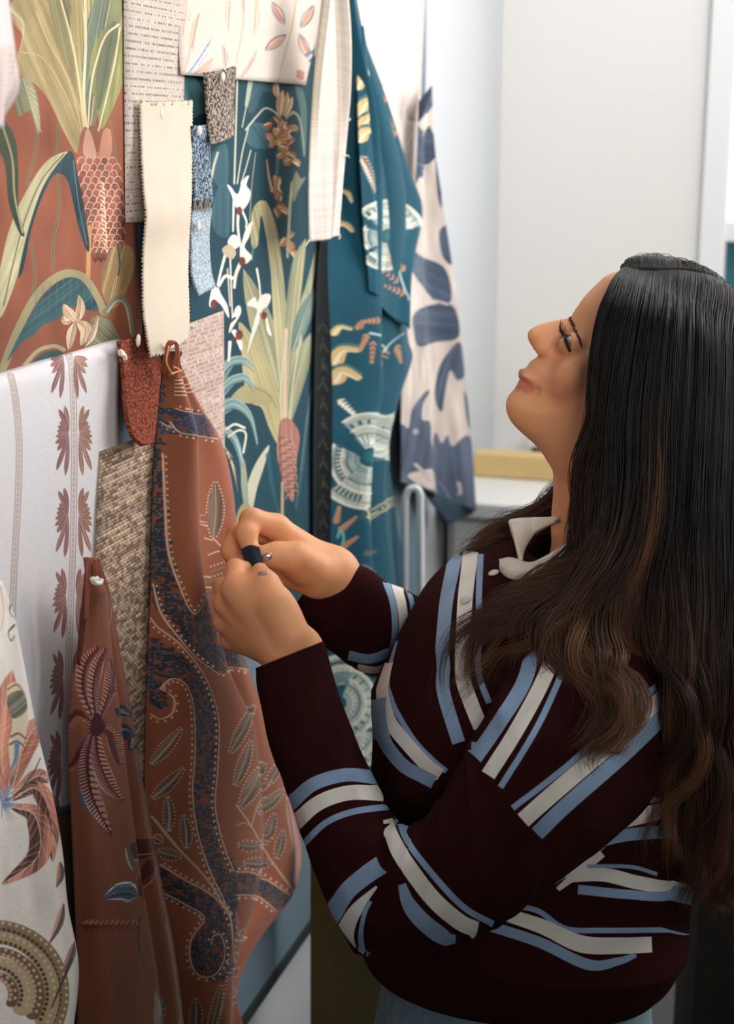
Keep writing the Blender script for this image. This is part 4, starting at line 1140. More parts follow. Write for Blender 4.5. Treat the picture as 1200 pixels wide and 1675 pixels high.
# ---- blue leaf hanging
def f_bl(u, v): return .012 * np.sin(u * 6.0 + .6) * np.clip(v / .2, 0, 1) + .006 * np.sin(u * 13 + v * 3) * v
s = Sheet([(686, 166, .02), (682, 260, .02), (670, 400, .02), (660, 520, .02), (657, 620, .02), (656, 700, .02), (655, 788, .02)], [(706, 141, .02), (712, 250, .03), (727, 350, .035), (746, 480, .04), (759, 600, .04), (769, 700, .045), (779, 836, .05)], fold=f_bl, res=1.7)
s.fill((212, 196, 186))
BL = (84, 97, 120); BD = (64, 78, 102)
for q in ([(676, 200), (690, 215), (700, 200), (716, 250), (708, 262), (690, 280), (676, 300)], [(690, 150), (712, 140), (706, 175), (684, 195)], [(712, 262), (720, 300), (722, 340), (716, 320)], [(664, 405), (690, 420), (728, 440), (738, 490), (716, 496), (692, 470), (672, 440)], [(718, 380), (734, 372), (740, 430), (724, 420)],
          [(676, 515), (700, 500), (740, 500), (750, 550), (712, 560), (684, 566), (676, 540)], [(752, 560), (760, 610), (748, 622), (736, 606), (728, 640), (722, 674), (711, 650), (716, 608), (730, 580)], [(696, 640), (702, 642), (692, 660), (690, 686), (702, 690), (704, 720), (712, 760), (690, 770), (668, 776), (654, 800), (654, 700), (668, 700), (674, 670)],
          [(712, 708), (722, 725), (732, 712), (740, 730), (770, 718), (782, 850), (740, 830), (712, 800), (706, 760)], [(758, 640), (766, 660), (770, 700), (764, 690)], [(652, 770), (680, 790), (720, 810), (700, 820), (650, 800)], [(664, 470), (668, 520), (660, 560), (658, 500)]):
    s.poly(q, BL, c2=BD, streak=.08)
s.stroke([(700, 490), (720, 494), (732, 498)], 3, (206, 190, 180)); s.stroke([(750, 790), (753, 806), (748, 808)], 5, (186, 178, 184), 2)
s.stroke([(690, 770), (710, 780), (730, 805), (738, 830)], 3, (140, 140, 160), alpha=.7); s.dot((680, 706), 5, (170, 166, 180)); s.stroke([(680, 760), (690, 770), (702, 786)], 7, (186, 174, 172)); s.mottle(.06, 18)
o = s.mesh('fabric_hanging', s.material('blue_leaf_cloth', weave=.25, rough=.85, sheen=.2), 60, 120, .0016)
tag(o, 'grey fabric with large navy blue leaves, hanging at the far board edge', 'fabric')
M_navycloth = plain('dark_blue_reverse', (40, 66, 84), .9, var=.2, vscale=30, bump=.3, bscale=800)
loop_patch('turned_up_hem', [(690, 796, .026), (704, 820, .03), (732, 857, .03)], [(777, 834, .047), (776, 836, .045), (770, 842, .04)], M_navycloth, parent=o)
loop_patch('folded_top', [(684, 200, .026), (686, 165, .03), (706, 142, .034)], [(690, 190, .03), (698, 168, .034), (707, 141, .036)], plain('near_black_blue', (28, 40, 54), .9), parent=o)

# ---- white floral fabric at the bottom left
Lf = [(-80, 930, .06), (-80, 1000, .06), (-80, 1100, .06), (-80, 1200, .06), (-80, 1300, .06), (-80, 1400, .06), (-80, 1500, .06), (-80, 1600, .06), (-80, 1720, .06)]
Rf = [(3, 950, .04), (24, 1010, .04), (40, 1090, .045), (62, 1200, .05), (86, 1300, .05), (102, 1390, .05), (111, 1480, .05), (129, 1590, .055), (112, 1720, .055)]
s = Sheet(Lf, Rf, fold=lambda u, v: .012 * np.sin(u * 7 + v * 2) * v + .02 * np.sin(math.pi * u) * v, res=2)
s.fill((238, 230, 222))
TC = (196, 122, 100)
for mid, w in (([(8, 1300), (2, 1200), (20, 1095)], 46), ([(20, 1290), (40, 1220), (70, 1170)], 40), ([(10, 1310), (-30, 1230), (-40, 1150)], 50)):
    s.leaf(mid, w, TC, (206, 138, 116), (240, 214, 200), 1.4, veins=9, peak=.6)
s.poly([(10, 1130), (24, 1116), (40, 1130), (46, 1180), (34, 1230), (20, 1260), (14, 1220), (20, 1180)], (226, 206, 176)); s.poly([(12, 1140), (36, 1130), (44, 1160), (20, 1175)], (120, 116, 104), streak=.12); s.stroke([(12, 1128), (28, 1120), (40, 1136)], 3, (170, 112, 84)); s.stroke([(18, 1205), (30, 1200), (42, 1208)], 4, (150, 100, 80)); s.stroke([(16, 1218), (28, 1212), (38, 1220)], 3, (90, 70, 60))
s.stroke([(28, 1215), (26, 1240), (18, 1260)], 11, (110, 140, 176), 4)
for k in range(60):
    a = rng.uniform(-1.9, 1.7); r_ = rng.uniform(8, 40); s.stroke([(2, 1312), (2 + r_ * math.cos(a), 1312 + r_ * math.sin(a))], 2.2, [(88, 124, 164), (120, 150, 184), (150, 170, 196)][k % 3], .8)
for mid, w in (([(20, 1308), (60, 1290), (84, 1340), (86, 1412)], 30), ([(20, 1320), (58, 1336), (62, 1400), (2, 1448)], 38), ([(20, 1300), (60, 1270), (80, 1280)], 24)):
    s.leaf(mid, w, (104, 62, 56), (206, 132, 106), (240, 220, 206), 1.6, veins=10, peak=.55)
s.stroke([(22, 1306), (52, 1268), (66, 1240)], 2.2, (86, 72, 80))
for a, b in (((98, 1410), (92, 1452)), ((104, 1478), (80, 1545)), ((122, 1540), (96, 1600))):
    s.leaf([a, ((a[0] + b[0]) / 2 + 4, (a[1] + b[1]) / 2), b], 13, (206, 150, 126), (110, 92, 96), (70, 64, 76), 1.6)
s.stroke([(18, 985), (16, 1000), (22, 1010)], 4, (66, 56, 62), 2); s.stroke([(24, 1022), (14, 1034), (18, 1048), (24, 1040)], 4, (96, 76, 80), 2); s.stroke([(0, 960), (6, 1000), (2, 1030)], 8, (226, 190, 170), 3)
for r_, c, w in ((112, (146, 124, 92), 20), (92, (176, 156, 116), 22), (70, (120, 98, 72), 16), (50, (190, 168, 130), 22), (30, (116, 92, 70), 14)):
    A = np.linspace(-2.2, .5, 22); p = np.stack([-8 + r_ * np.cos(A), 1626 + r_ * np.sin(A)], -1)
    s.stroke(p, w, c, sm=False); s.beads(p[::3], 3.2, (86, 58, 46) if w > 18 else (222, 170, 146), 9, w * .3); s.beads(p[::3], 2.6, (226, 186, 160), 11, -w * .25)
s.stroke([(118, 1570), (100, 1610), (84, 1650)], 6, (90, 76, 72), 2); s.grain(.03, 2); s.mottle(.03)
o = s.mesh('fabric_hanging', s.material('white_floral_cloth', weave=.6, wscale=600, rough=.9), 60, 110, .0014)
tag(o, 'white fabric with terracotta and blue exotic flowers, lowest at the picture edge', 'fabric')

# ---- blush fabric end, nearest the camera
s = Sheet([(-70, -40, .12), (-70, 60, .12), (-70, 120, .12), (-70, 170, .12), (-40, 215, .12)], [(10, -40, .12), (18, 30, .125), (26, 90, .13), (31, 145, .13), (4, 196, .12)], fold=lambda u, v: .01 * np.sin(u * 5), res=2)
s.fill((232, 226, 228))
s.poly([(-20, 110), (5, 75), (28, 85), (34, 150), (0, 200), (-30, 200)], (226, 200, 194), .8, streak=.04)
for k in range(9): s.stroke([(-6, 96 + k * 9), (26, 90 + k * 10)], 1.6, (206, 170, 166), alpha=.5)
o = s.mesh('fabric_hanging', s.material('blush_petal_cloth', weave=.2, rough=.9), 20, 30, .0014)
tag(o, 'white and blush fabric end at the upper corner over the rust wallpaper', 'fabric')

# ---- swatches
def swatch(label, L, R, m, nu, nv, jag, jagv, fold=None, thick=.002, name='fabric_swatch'):
    q = Sheet(L, R, fold=fold); o = q.mesh(name, m, nu, nv, thick, None, jag, jagv)
    return tag(o, label, 'fabric swatch', 'fabric swatches on the pinboard')
swatch('long cream felt swatch with zigzag cut edges', [(229, 165, .010), (231, 230, .012), (234, 300, .020), (239, 352, .026), (234, 420, .022), (234, 500, .028), (240, 550, .036), (247, 586, .040)],
       [(316, 163, .010), (315, 230, .012), (315, 300, .018), (313, 347, .022), (310, 400, .020), (309, 460, .028), (311, 520, .036), (308, 556, .040)],
       plain('cream_felt', (222, 206, 187), .95, var=.03, vscale=25, bump=.25, bscale=600), 30, 150, .0026, .0026, fold=lambda u, v: .003 * np.sin(u * 3.2), thick=.0022)
swatch('grey brown tweed swatch beside the cream wallpaper', [(336, 120, .022), (339, 180, .016), (346, 238, .020)], [(387, 108, .018), (383, 165, .012), (385, 220, .016)], tweed('grey_tweed', (66, 58, 54), (198, 180, 164), 420), 16, 34, .0012, .0012, fold=lambda u, v: .004 * np.sin(u * 3.1), thick=.003)
swatch('navy blue tweed swatch under the grey brown one', [(315, 206, .014), (316, 265, .014), (319, 331, .014)], [(343, 203, .014), (345, 265, .014), (349, 326, .014)], tweed('blue_tweed', (34, 52, 78), (172, 190, 204), 480), 12, 40, .001, .001, thick=.003)
o = swatch('pale blue boucle swatch curling below the navy tweed one', [(315, 344, .014), (313, 400, .014), (315, 450, .018), (326, 484, .028)], [(347, 340, .014), (343, 390, .014), (346, 440, .018), (353, 468, .028)], tweed('pale_blue_boucle', (146, 168, 186), (212, 222, 228), 520), 14, 46, .001, .0012, thick=.003)
M_tan = plain('tan_threads', (168, 146, 128), .95)
for k in range(9):
    x = 317 + k * 3.4; q = [(x, 346), (x - 2 + 4 * rng.random(), 338), (x + 3 * rng.normal(), 330 - 4 * rng.random())]
    tube('loose_thread', [wall_pt(*on_wall(p, .018), .018) for p in cr(q, 4)], .0007, M_tan, o, 5)
swatch('curved rust boucle swatch hanging left of the cream felt tip', [(196, 558, .022), (203, 610, .026), (207, 670, .030), (218, 712, .034), (236, 728, .036)], [(246, 544, .020), (264, 590, .022), (260, 650, .024), (256, 700, .028), (252, 726, .032)], tweed('rust_boucle', (108, 52, 40), (178, 98, 76), 560), 20, 46, .0008, .0008, thick=.004)

# ---- pins
def pin(px, py, off, label, ln=1.5, r=.0036, tilt=0.0, curl=False):
    s_, z_ = on_wall((px, py), off)
    p = wall_pt(s_, z_, off)
    e = empty('pin', tuple(p)); tag(e, label, 'pin', 'white headed pins')
    nu, nv = 14, 9
    th = np.linspace(0, 2 * math.pi, nu, endpoint=False); ph = np.linspace(0.05, math.pi - .05, nv)
    v = []
    for b in ph:
        for a in th:
            x, y, z = math.sin(b) * math.cos(a) * r, math.sin(b) * math.sin(a) * r * ln, math.cos(b) * r * .7
            x, y = x * math.cos(tilt) - y * math.sin(tilt), x * math.sin(tilt) + y * math.cos(tilt)
            v.append(p + E * x + np.array([0, 0, y]) + N * z)
    f = grid_faces(nu, nv, True).tolist() + [list(range(nu)), [(nv - 1) * nu + i for i in range(nu)][::-1]]
    mesh_obj('pin_head', v, f, M_pin, e)
    tube('needle', [p - N * .006, p - N * .001], .0006, M_steel, e, 6)
    if curl:
        tube('hook', [wall_pt(*on_wall(c, off + .004), off + .004) for c in cr(curl, 6)], .0022, M_pin, e, 8)
M_pin = plain('ivory_pin_plastic', (244, 236, 226), .35)
M_steel = plain('pin_steel', (180, 180, 184), .3, metal=1.0)
pin(364, 126, .026, 'ivory pin in the grey brown tweed swatch', 1.6, .0034, -.2)
pin(326, 214, .018, 'ivory pin in the navy blue tweed swatch', 1.6, .0034, -.1)
pin(324, 370, .018, 'ivory pin in the pale blue boucle swatch', 1.7, .0034, -.3)
pin(264, 187, .013, 'ivory pin in the long cream felt swatch', 2.2, .0024)
pin(226, 557, .028, 'ivory pin in the top of the rust boucle swatch', 2.0, .0032, -.25)
pin(200, 578, .024, 'ivory hook pin at the left edge of the rust boucle swatch', 1.2, .003, .8, [(196, 572), (197, 579), (203, 581), (205, 588)])
pin(158, 948, .076, 'ivory hook pin in the folded top of the narrow rust fabric', 1.1, .003, .8, [(151, 946), (155, 953), (163, 954), (166, 948)])
pin(316, 535, .006, 'small dark pin in the blush woven wallcovering', 1.0, .0018)

# ================================================================== the person
from mathutils.bvhtree import BVHTree
YH = 1.44                                    # distance of the head's middle plane
person = empty('person', (0.16, 1.43, 0.0))
tag(person, 'person with long dark wavy hair in a striped maroon sweater, pinning fabric to the board', 'person')

class Field:
    """signed distance field on a grid, meshed with surface nets"""
    def __init__(self, lo, hi, h):
        self.lo = np.asarray(lo, float); self.h = h
        self.n = np.ceil((np.asarray(hi, float) - self.lo) / h).astype(int) + 1
        self.f = np.full(self.n, 0.05, np.float32)
        self.ax = [(self.lo[k] + h * np.arange(self.n[k])).astype(np.float32) for k in range(3)]
    def _box(self, lo, hi):
        i0 = np.clip(np.floor((np.asarray(lo) - self.lo) / self.h).astype(int), 0, self.n - 1)
        i1 = np.clip(np.ceil((np.asarray(hi) - self.lo) / self.h).astype(int) + 1, 1, self.n)
        if (i1 <= i0).any(): return None, None
        sl = tuple(slice(a, b) for a, b in zip(i0, i1))
        return sl, (self.ax[0][sl[0]][:, None, None], self.ax[1][sl[1]][None, :, None], self.ax[2][sl[2]][None, None, :])
    def add(self, sl, d, k):
        g = self.f[sl]
        if k > 0:
            hh = np.clip(0.5 + 0.5 * (g - d) / k, 0, 1)
            self.f[sl] = g + (d - g) * hh - k * hh * (1 - hh)
        else:
            self.f[sl] = np.minimum(g, d)
    def cut(self, sl, d, k):
        g = self.f[sl]
        hh = np.clip(0.5 - 0.5 * (g + d) / k, 0, 1)
        self.f[sl] = g + (-d - g) * hh + k * hh * (1 - hh)
    def capsule(self, a, b, ra, rb=None, k=0.008, cut=False):
        a, b = np.asarray(a, float), np.asarray(b, float); rb = ra if rb is None else rb
        m = max(ra, rb) + k * 2 + .012
        sl, X = self._box(np.minimum(a, b) - m, np.maximum(a, b) + m)
        if sl is None: return
        d = b - a; L2 = float(d @ d) + 1e-12
        t = np.clip(((X[0] - a[0]) * d[0] + (X[1] - a[1]) * d[1] + (X[2] - a[2]) * d[2]) / L2, 0, 1)
        ds = np.sqrt((X[0] - a[0] - t * d[0]) ** 2 + (X[1] - a[1] - t * d[1]) ** 2 + (X[2] - a[2] - t * d[2]) ** 2) - (ra + (rb - ra) * t)
        (self.cut if cut else self.add)(sl, ds.astype(np.float32), k)
    def chain(self, pts, rad, k=0.006):
        for i in range(len(pts) - 1): self.capsule(pts[i], pts[i + 1], rad[i], rad[i + 1], k)
    def ellipsoid(self, c, ax, r, k=0.01, cut=False):
        """ax: three unit axes, r: radii"""
        c = np.asarray(c, float); m = max(r) + k * 2 + .012
        sl, X = self._box(c - m, c + m)
        if sl is None: return
        q = 0
        g2 = 0
        for a, rr in zip(ax, r):
            p = (X[0] - c[0]) * a[0] + (X[1] - c[1]) * a[1] + (X[2] - c[2]) * a[2]
            q = q + (p / rr) ** 2; g2 = g2 + (p / rr ** 2) ** 2
        k0 = np.sqrt(q); k1 = np.sqrt(g2) + 1e-9
        d = k0 * (k0 - 1) / k1
        d = np.where(k0 < 1e-3, -min(r), d)
        (self.cut if cut else self.add)(sl, d.astype(np.float32), k)
    def mesh(self):
        f = self.f; ins = f < 0
        nx, ny, nz = f.shape
        c = np.zeros((nx - 1, ny - 1, nz - 1), np.int8)
        for i in (0, 1):
            for j in (0, 1):
                for k in (0, 1):
                    c += ins[i:nx - 1 + i, j:ny - 1 + j, k:nz - 1 + k]
        act = (c > 0) & (c < 8)
        I = np.argwhere(act)
        idx = np.full(act.shape, -1, np.int64); idx[act] = np.arange(len(I))
        acc = np.zeros((len(I), 3)); cnt = np.zeros(len(I))
        cs = [(0, 0, 0), (1, 0, 0), (0, 1, 0), (1, 1, 0), (0, 0, 1), (1, 0, 1), (0, 1, 1), (1, 1, 1)]
        V = [f[I[:, 0] + a, I[:, 1] + b, I[:, 2] + d] for a, b, d in cs]
        for p in range(8):
            for q in range(p + 1, 8):
                if sum(x != y for x, y in zip(cs[p], cs[q])) != 1: continue
                m = (V[p] < 0) != (V[q] < 0)
                t = V[p][m] / (V[p][m] - V[q][m])
                acc[m] += np.array(cs[p]) + t[:, None] * (np.array(cs[q]) - np.array(cs[p])); cnt[m] += 1
        verts = self.lo + self.h * (I + acc / cnt[:, None])
        faces = []
        for ax in range(3):
            o1, o2 = [k for k in range(3) if k != ax]
            s0 = [slice(None)] * 3; s1 = [slice(None)] * 3
            s0[ax] = slice(0, -1); s1[ax] = slice(1, None)
            a, b = ins[tuple(s0)], ins[tuple(s1)]
            E_ = np.argwhere(a != b)
            E_ = E_[(E_[:, o1] > 0) & (E_[:, o2] > 0) & (E_[:, o1] < f.shape[o1] - 1) & (E_[:, o2] < f.shape[o2] - 1)]
            def cell(d1, d2):
                q = E_.copy(); q[:, o1] += d1; q[:, o2] += d2
                return idx[q[:, 0], q[:, 1], q[:, 2]]
            Q = np.stack([cell(-1, -1), cell(0, -1), cell(0, 0), cell(-1, 0)], -1)
            flip = a[E_[:, 0], E_[:, 1], E_[:, 2]]
            if ax == 1: flip = ~flip
            Q[~flip] = Q[~flip][:, ::-1]
            faces.append(Q)
        return verts, np.vstack(faces)

def smooth_verts(v, f, n=1, lam=.5):
    for _ in range(n):
        acc = np.zeros_like(v); cnt = np.zeros(len(v))
        for a in range(4):
            for b in ((a + 1) % 4, (a + 3) % 4):
                np.add.at(acc, f[:, a], v[f[:, b]]); np.add.at(cnt, f[:, a], 1)
        v = v + lam * (acc / cnt[:, None] - v)
    return v

# ---------------------------------------------------------------- head
LAT = np.array([0, -1.0, 0])                 # her left, towards the camera
def H2(p, Y=YH):
    p = np.asarray(p, float).reshape(-1, 2)
    return np.array([PY(a, b, Y)[[0, 2]] for a, b in p])
FU = np.array([.56, 0, .83]); FU /= np.linalg.norm(FU)
FF = np.array([-.83, 0, .56]); FF /= np.linalg.norm(FF)
base_prof = [(1026, 443), (997, 449), (976, 466), (956, 487), (944, 504), (937, 517), (926, 533), (908, 555), (894, 571), (881, 582), (875, 587), (867, 592), (862, 600), (854, 605), (849, 611), (848, 617), (851, 623), (848, 627), (844, 632), (840, 638), (833, 646), (828, 656), (827, 666), (830, 679), (838, 693), (854, 709), (871, 724), (888, 743), (898, 757),
             (920, 775), (965, 775), (1010, 760), (1060, 740), (1130, 700), (1195, 650), (1218, 590), (1212, 540), (1178, 494), (1128, 464), (1070, 448)]
prof_R = [.055, .055, .055, .050, .040, .032, .030, .030, .030, .028, .028, .028, .026, .026, .026, .026, .024, .026, .026, .024, .022, .020, .020, .022, .028, .035, .045, .05, .05] + [.06] * 11
nose_prof = [(943, 507), (936, 517), (929, 520.5), (913, 523), (895, 527), (880, 532), (868, 538), (863.5, 544), (862.5, 551), (865, 559), (870, 567), (875, 573), (880, 580), (892, 586), (908, 580), (925, 560), (940, 535)]
nose_R = [.012, .009, .007, .006, .0062, .0075, .010, .012, .012, .012, .012, .012, .012, .016, .016, .016, .016]
def infl(prof, R, GX, GZ, n=8):
    """inside distance to a closed outline and the rounding radius belonging to the nearest part of it"""
    q = H2(prof)
    k = cr(np.c_[q, R], n, closed=True)
    P2, RR = k[:, :2], k[:, 2]
    a, b = P2, np.roll(P2, -1, 0)
    D = np.full(GX.shape, 9e9); S = np.zeros(GX.shape); SW = np.zeros(GX.shape); ins = np.zeros(GX.shape, bool)
    for i in range(len(a)):
        d = b[i] - a[i]; t = np.clip(((GX - a[i, 0]) * d[0] + (GZ - a[i, 1]) * d[1]) / (d @ d + 1e-12), 0, 1)
        ds = np.hypot(GX - a[i, 0] - t * d[0], GZ - a[i, 1] - t * d[1])
        D = np.minimum(D, ds)
        w = 1 / (ds + .003) ** 4 * np.sqrt(d @ d); S += w * RR[i]; SW += w
        if a[i, 1] != b[i, 1]:
            ins ^= ((a[i, 1] > GZ) != (b[i, 1] > GZ)) & (GX < d[0] * (GZ - a[i, 1]) / d[1] + a[i, 0])
    return np.where(ins, D, -D), S / SW
hh = .0016
lo = np.array([H2((816, 900))[0, 0], YH - .115, H2((900, 945))[0, 1]]); hi = np.array([H2((1236, 440))[0, 0], YH + .115, H2((1100, 416))[0, 1]])
fd = Field(lo, hi, hh)
GX, GZ = np.meshgrid(fd.ax[0].astype(float), fd.ax[2].astype(float), indexing='ij')
d0, R0 = infl(base_prof, prof_R, GX, GZ)
# widest half-width of the head over its side view
def blob(px, py, s): c = H2((px, py))[0]; return np.exp(-((GX - c[0]) ** 2 + (GZ - c[1]) ** 2) / (2 * s * s))
wmax = .060 + .016 * blob(1090, 560, .06) + .004 * blob(930, 620, .03) - .010 * blob(870, 670, .03) - .003 * blob(915, 690, .02)
W2 = np.where(d0 > 0, 2 * R0 * d0, 2 * R0 * d0)
W2s = wmax ** 2 * (1 - np.exp(-np.maximum(W2, 0) / wmax ** 2)) + np.minimum(W2, 0)
y = fd.ax[1].astype(float) - YH
fb = (y[None, :, None] ** 2 - W2s[:, None, :])
Wb = np.sqrt(np.maximum(W2s, 0))[:, None, :]
den = np.abs(y)[None, :, None] + np.maximum(Wb, .012)
fd.f = np.minimum(fd.f, (fb / den)).astype(np.float32)
d1, R1 = infl(nose_prof, nose_R, GX, GZ)
W2 = 2 * R1 * d1
W2 = np.where(W2 > 0, .017 ** 2 * (1 - np.exp(-np.maximum(W2, 0) / .017 ** 2)), W2)
fn = (y[None, :, None] ** 2 - W2[:, None, :]) / (np.abs(y)[None, :, None] + np.maximum(np.sqrt(np.maximum(W2, 0))[:, None, :], .006))
fd.add((slice(None),) * 3, fn.astype(np.float32), .010)
def HP(px, py, lat=0.0):
    """point of the head's side view at a lateral distance, + towards the camera"""
    q = H2((px, py))[0]; return np.array([q[0], YH - lat, q[1]])
for sg in (1, -1):
    fd.ellipsoid(HP(886, 569, .0105 * sg), (FF, FU, LAT), (.0095, .0075, .0068), .005)          # nostril wings
    fd.ellipsoid(HP(877, 573, .007 * sg), (FF, FU, LAT), (.004, .0028, .0026), .003, cut=True)   # nostrils
    fd.ellipsoid(HP(917, 549, .031 * sg), (FF, FU, LAT), (.011, .0085, .0150), .010, cut=True)   # eye sockets
    fd.ellipsoid(HP(925, 603, .040 * sg), (FF, FU, LAT), (.016, .020, .016), .02)                # cheeks
    fd.ellipsoid(HP(858, 613, .008 * sg), (FF, FU, LAT), (.006, .0038, .011), .004)
    fd.ellipsoid(HP(857, 631, .008 * sg), (FF, FU, LAT), (.006, .0038, .010), .004)
    fd.capsule(HP(848, 625, .002 * sg), HP(868, 634, .022 * sg), .0006, .0006, .0025, cut=True)  # mouth line
    fd.ellipsoid(HP(871, 634, .024 * sg), (FF, FU, LAT), (.003, .004, .003), .007, cut=True)
    EC = HP(926, 558, .0305 * sg)
    fd.ellipsoid(EC, (FF, FU, LAT), (.0118, .0118, .0130), .004)                                 # lids over the eyeball
    fd.ellipsoid(EC + FF * .0105 + FU * .0035 + LAT * sg * .002, (FF, FU * .9 + FF * .3, LAT), (.0065, .0030, .0105), .0015, cut=True)
fd.ellipsoid(HP(1088, 602), (FF, FU, LAT), (.086, .085, .070), .03)                              # cranium
fd.chain([HP(1020, 660), HP(1006, 760), HP(1000, 860), HP(1000, 960)], [.058, .056, .055, .055], .025)   # neck
fd.ellipsoid(HP(985, 990), ((1, 0, 0), (0, 1, 0), (0, 0, 1)), (.080, .085, .055), .03)             # top of the chest
hv, hf = fd.mesh()
hv = smooth_verts(hv, hf, 2, .5)
head_bvh = BVHTree.FromPolygons([tuple(v) for v in hv], [tuple(map(int, q)) for q in hf])
def hit(bvh, px, py):
    d = ray((px, py)); d = d / np.linalg.norm(d)
    r = bvh.ray_cast(Vector(CAMP), Vector(d))
    return (np.array(r[0]), np.array(r[1])) if r[0] is not None else (None, None)

# ---------------------------------------------------------------- hands
def C(*q): return [PY(a, b, y) for a, b, y in q]
def build_hand(lo_hi, fn):
    P = np.array(lo_hi); f = Field(P.min(0) - .03, P.max(0) + .03, .0013); fn(f); v, q = f.mesh(); return smooth_verts(v, q, 2, .5), q
def left_hand(f):
    wr = PY(486, 1072, 1.335)
    mc = C((384, 962, 1.365), (370, 985, 1.380), (368, 1015, 1.392), (380, 1046, 1.398))
    for m, rr in zip(mc, (.0125, .0125, .0120, .0110)): f.capsule(wr + (m - wr) * .12, m, .0185, rr, .014)
    f.capsule(PY(500, 1110, 1.332), wr, .025, .0255, .02)
    for m, rr in zip(mc, (.0115, .0118, .0112, .010)): f.ellipsoid(m, np.eye(3), (rr, rr, rr), .005)
    f.chain([mc[0]] + C((385, 931, 1.390), (404, 934, 1.405), (416, 946, 1.408)), [.0112, .0100, .0092, .0082], .004)
    f.chain([mc[1]] + C((366, 960, 1.412), (388, 958, 1.425), (404, 966, 1.425)), [.0112, .0102, .0092, .0082], .004)
    f.chain([mc[2]] + C((366, 990, 1.425), (390, 985, 1.436), (405, 990, 1.434)), [.0108, .0098, .0088, .0080], .004)
    f.chain([mc[3]] + C((378, 1020, 1.428), (398, 1012, 1.438), (410, 1014, 1.436)), [.0098, .0088, .0080, .0072], .004)
    f.chain(C((478, 1040, 1.325), (452, 985, 1.335), (437, 955, 1.352), (425, 934, 1.366)), [.0165, .0125, .0108, .0082], .008)
    f.capsule(PY(462, 1010, 1.338), PY(402, 970, 1.358), .0145, .0125, .018)
    f.capsule(PY(452, 990, 1.343), PY(412, 965, 1.362), .011, .010, .014)
lh = build_hand(C((340, 900, 1.36), (600, 1210, 1.30), (360, 1080, 1.45), (360, 900, 1.45), (600, 900, 1.30)), left_hand)
def right_hand(f):
    wr = PY(546, 944, 1.475)
    mc = C((452, 862, 1.462), (440, 868, 1.480), (440, 884, 1.494), (446, 902, 1.503))
    for m, rr in zip(mc, (.0130, .0125, .0120, .0110)): f.capsule(wr + (m - wr) * .10, m, .0200, rr, .016)
    f.capsule(PY(570, 985, 1.492), wr, .028, .0260, .02)
    f.chain([mc[0]] + C((412, 851, 1.450), (403, 872, 1.436), (409, 897, 1.428)), [.0130, .0122, .0108, .0088], .005)
    f.chain([mc[1]] + C((390, 873, 1.470), (378, 900, 1.456), (390, 920, 1.448)), [.0122, .0118, .0106, .0090], .004)
    f.chain([mc[2]] + C((398, 890, 1.492), (384, 916, 1.478), (398, 934, 1.468)), [.0118, .0108, .0098, .0086], .004)
    f.chain([mc[3]] + C((410, 910, 1.502), (398, 932, 1.490), (412, 946, 1.482)), [.0102, .0094, .0084, .0076], .004)
    f.chain(C((520, 938, 1.452), (482, 912, 1.430), (452, 908, 1.424), (431, 909, 1.418)), [.0200, .0150, .0118, .0092], .010)
    f.ellipsoid(PY(492, 926, 1.444), np.eye(3), (.020, .016, .015), .012)
    f.capsule(PY(515, 952, 1.458), PY(455, 935, 1.470), .016, .013, .012)
rh = build_hand(C((340, 820, 1.41), (700, 1030, 1.53), (360, 1000, 1.53), (360, 820, 1.53), (700, 820, 1.41)), right_hand)

# ---------------------------------------------------------------- covered body (torso, arms, legs) under the clothes
NS = [(415, 1094, 533, 1047, 1.335, .036), (420, 1125, 540, 1085, 1.332, .038), (432, 1175, 556, 1145, 1.325, .042), (448, 1235, 580, 1210, 1.315, .046), (470, 1300, 612, 1272, 1.30, .050), (492, 1365, 634, 1318, 1.285, .054), (515, 1430, 652, 1342, 1.27, .060), (545, 1500, 668, 1350, 1.255, .066), (585, 1560, 690, 1338, 1.245, .070), (645, 1578, 708, 1318, 1.24, .074), (720, 1556, 724, 1296, 1.24, .076), (800, 1522, 742, 1262, 1.24, .076), (880, 1470, 762, 1224, 1.245, .076), (950, 1412, 790, 1175, 1.25, .076), (1010, 1362, 824, 1122, 1.26, .074), (1062, 1310, 866, 1070, 1.275, .070), (1096, 1235, 920, 1025, 1.30, .066), (1105, 1150, 985, 990, 1.33, .060)]
FS = [(481, 990, 552, 900, 1.475, .034), (495, 1012, 566, 912, 1.48, .037), (525, 1048, 600, 932, 1.49, .042), (560, 1080, 640, 955, 1.51, .047), (600, 1104, 690, 975, 1.53, .052), (650, 1125, 745, 985, 1.55, .056), (720, 1140, 800, 985, 1.56, .058), (800, 1140, 850, 980, 1.56, .058)]
fb_ = Field((-.22, 1.05, 0.02), (.46, 1.75, 1.40), .009)
XC = .155
fb_.ellipsoid((.18, 1.44, 1.18), np.eye(3), (.085, .10, .12), .05); fb_.ellipsoid((XC, 1.43, 1.05), np.eye(3), (.085, .10, .12), .05); fb_.ellipsoid((XC - .01, 1.43, .92), np.eye(3), (.08, .085, .08), .03)
for yy in (1.37, 1.48):
    fb_.chain([(XC - .01, yy, .84), (XC - .02, yy, .50), (XC + .01, yy, .10)], [.050, .042, .034], .02)
    fb_.capsule((XC + .01, yy, .05), (XC - .14, yy, .045), .030, .026, .01)
for ST_ in (NS, FS):
    c_ = [(PY(q[0], q[1], q[4]) + PY(q[2], q[3], q[4])) / 2 for q in ST_]
    r__ = [max(.02, .62 * min(q[5], np.linalg.norm(PY(q[0], q[1], q[4]) - PY(q[2], q[3], q[4])) / 2)) for q in ST_]
    fb_.chain(c_[1::2] + [np.array((.18, 1.44, 1.20))], r__[1::2] + [.05], .01)
bv, bf = fb_.mesh()
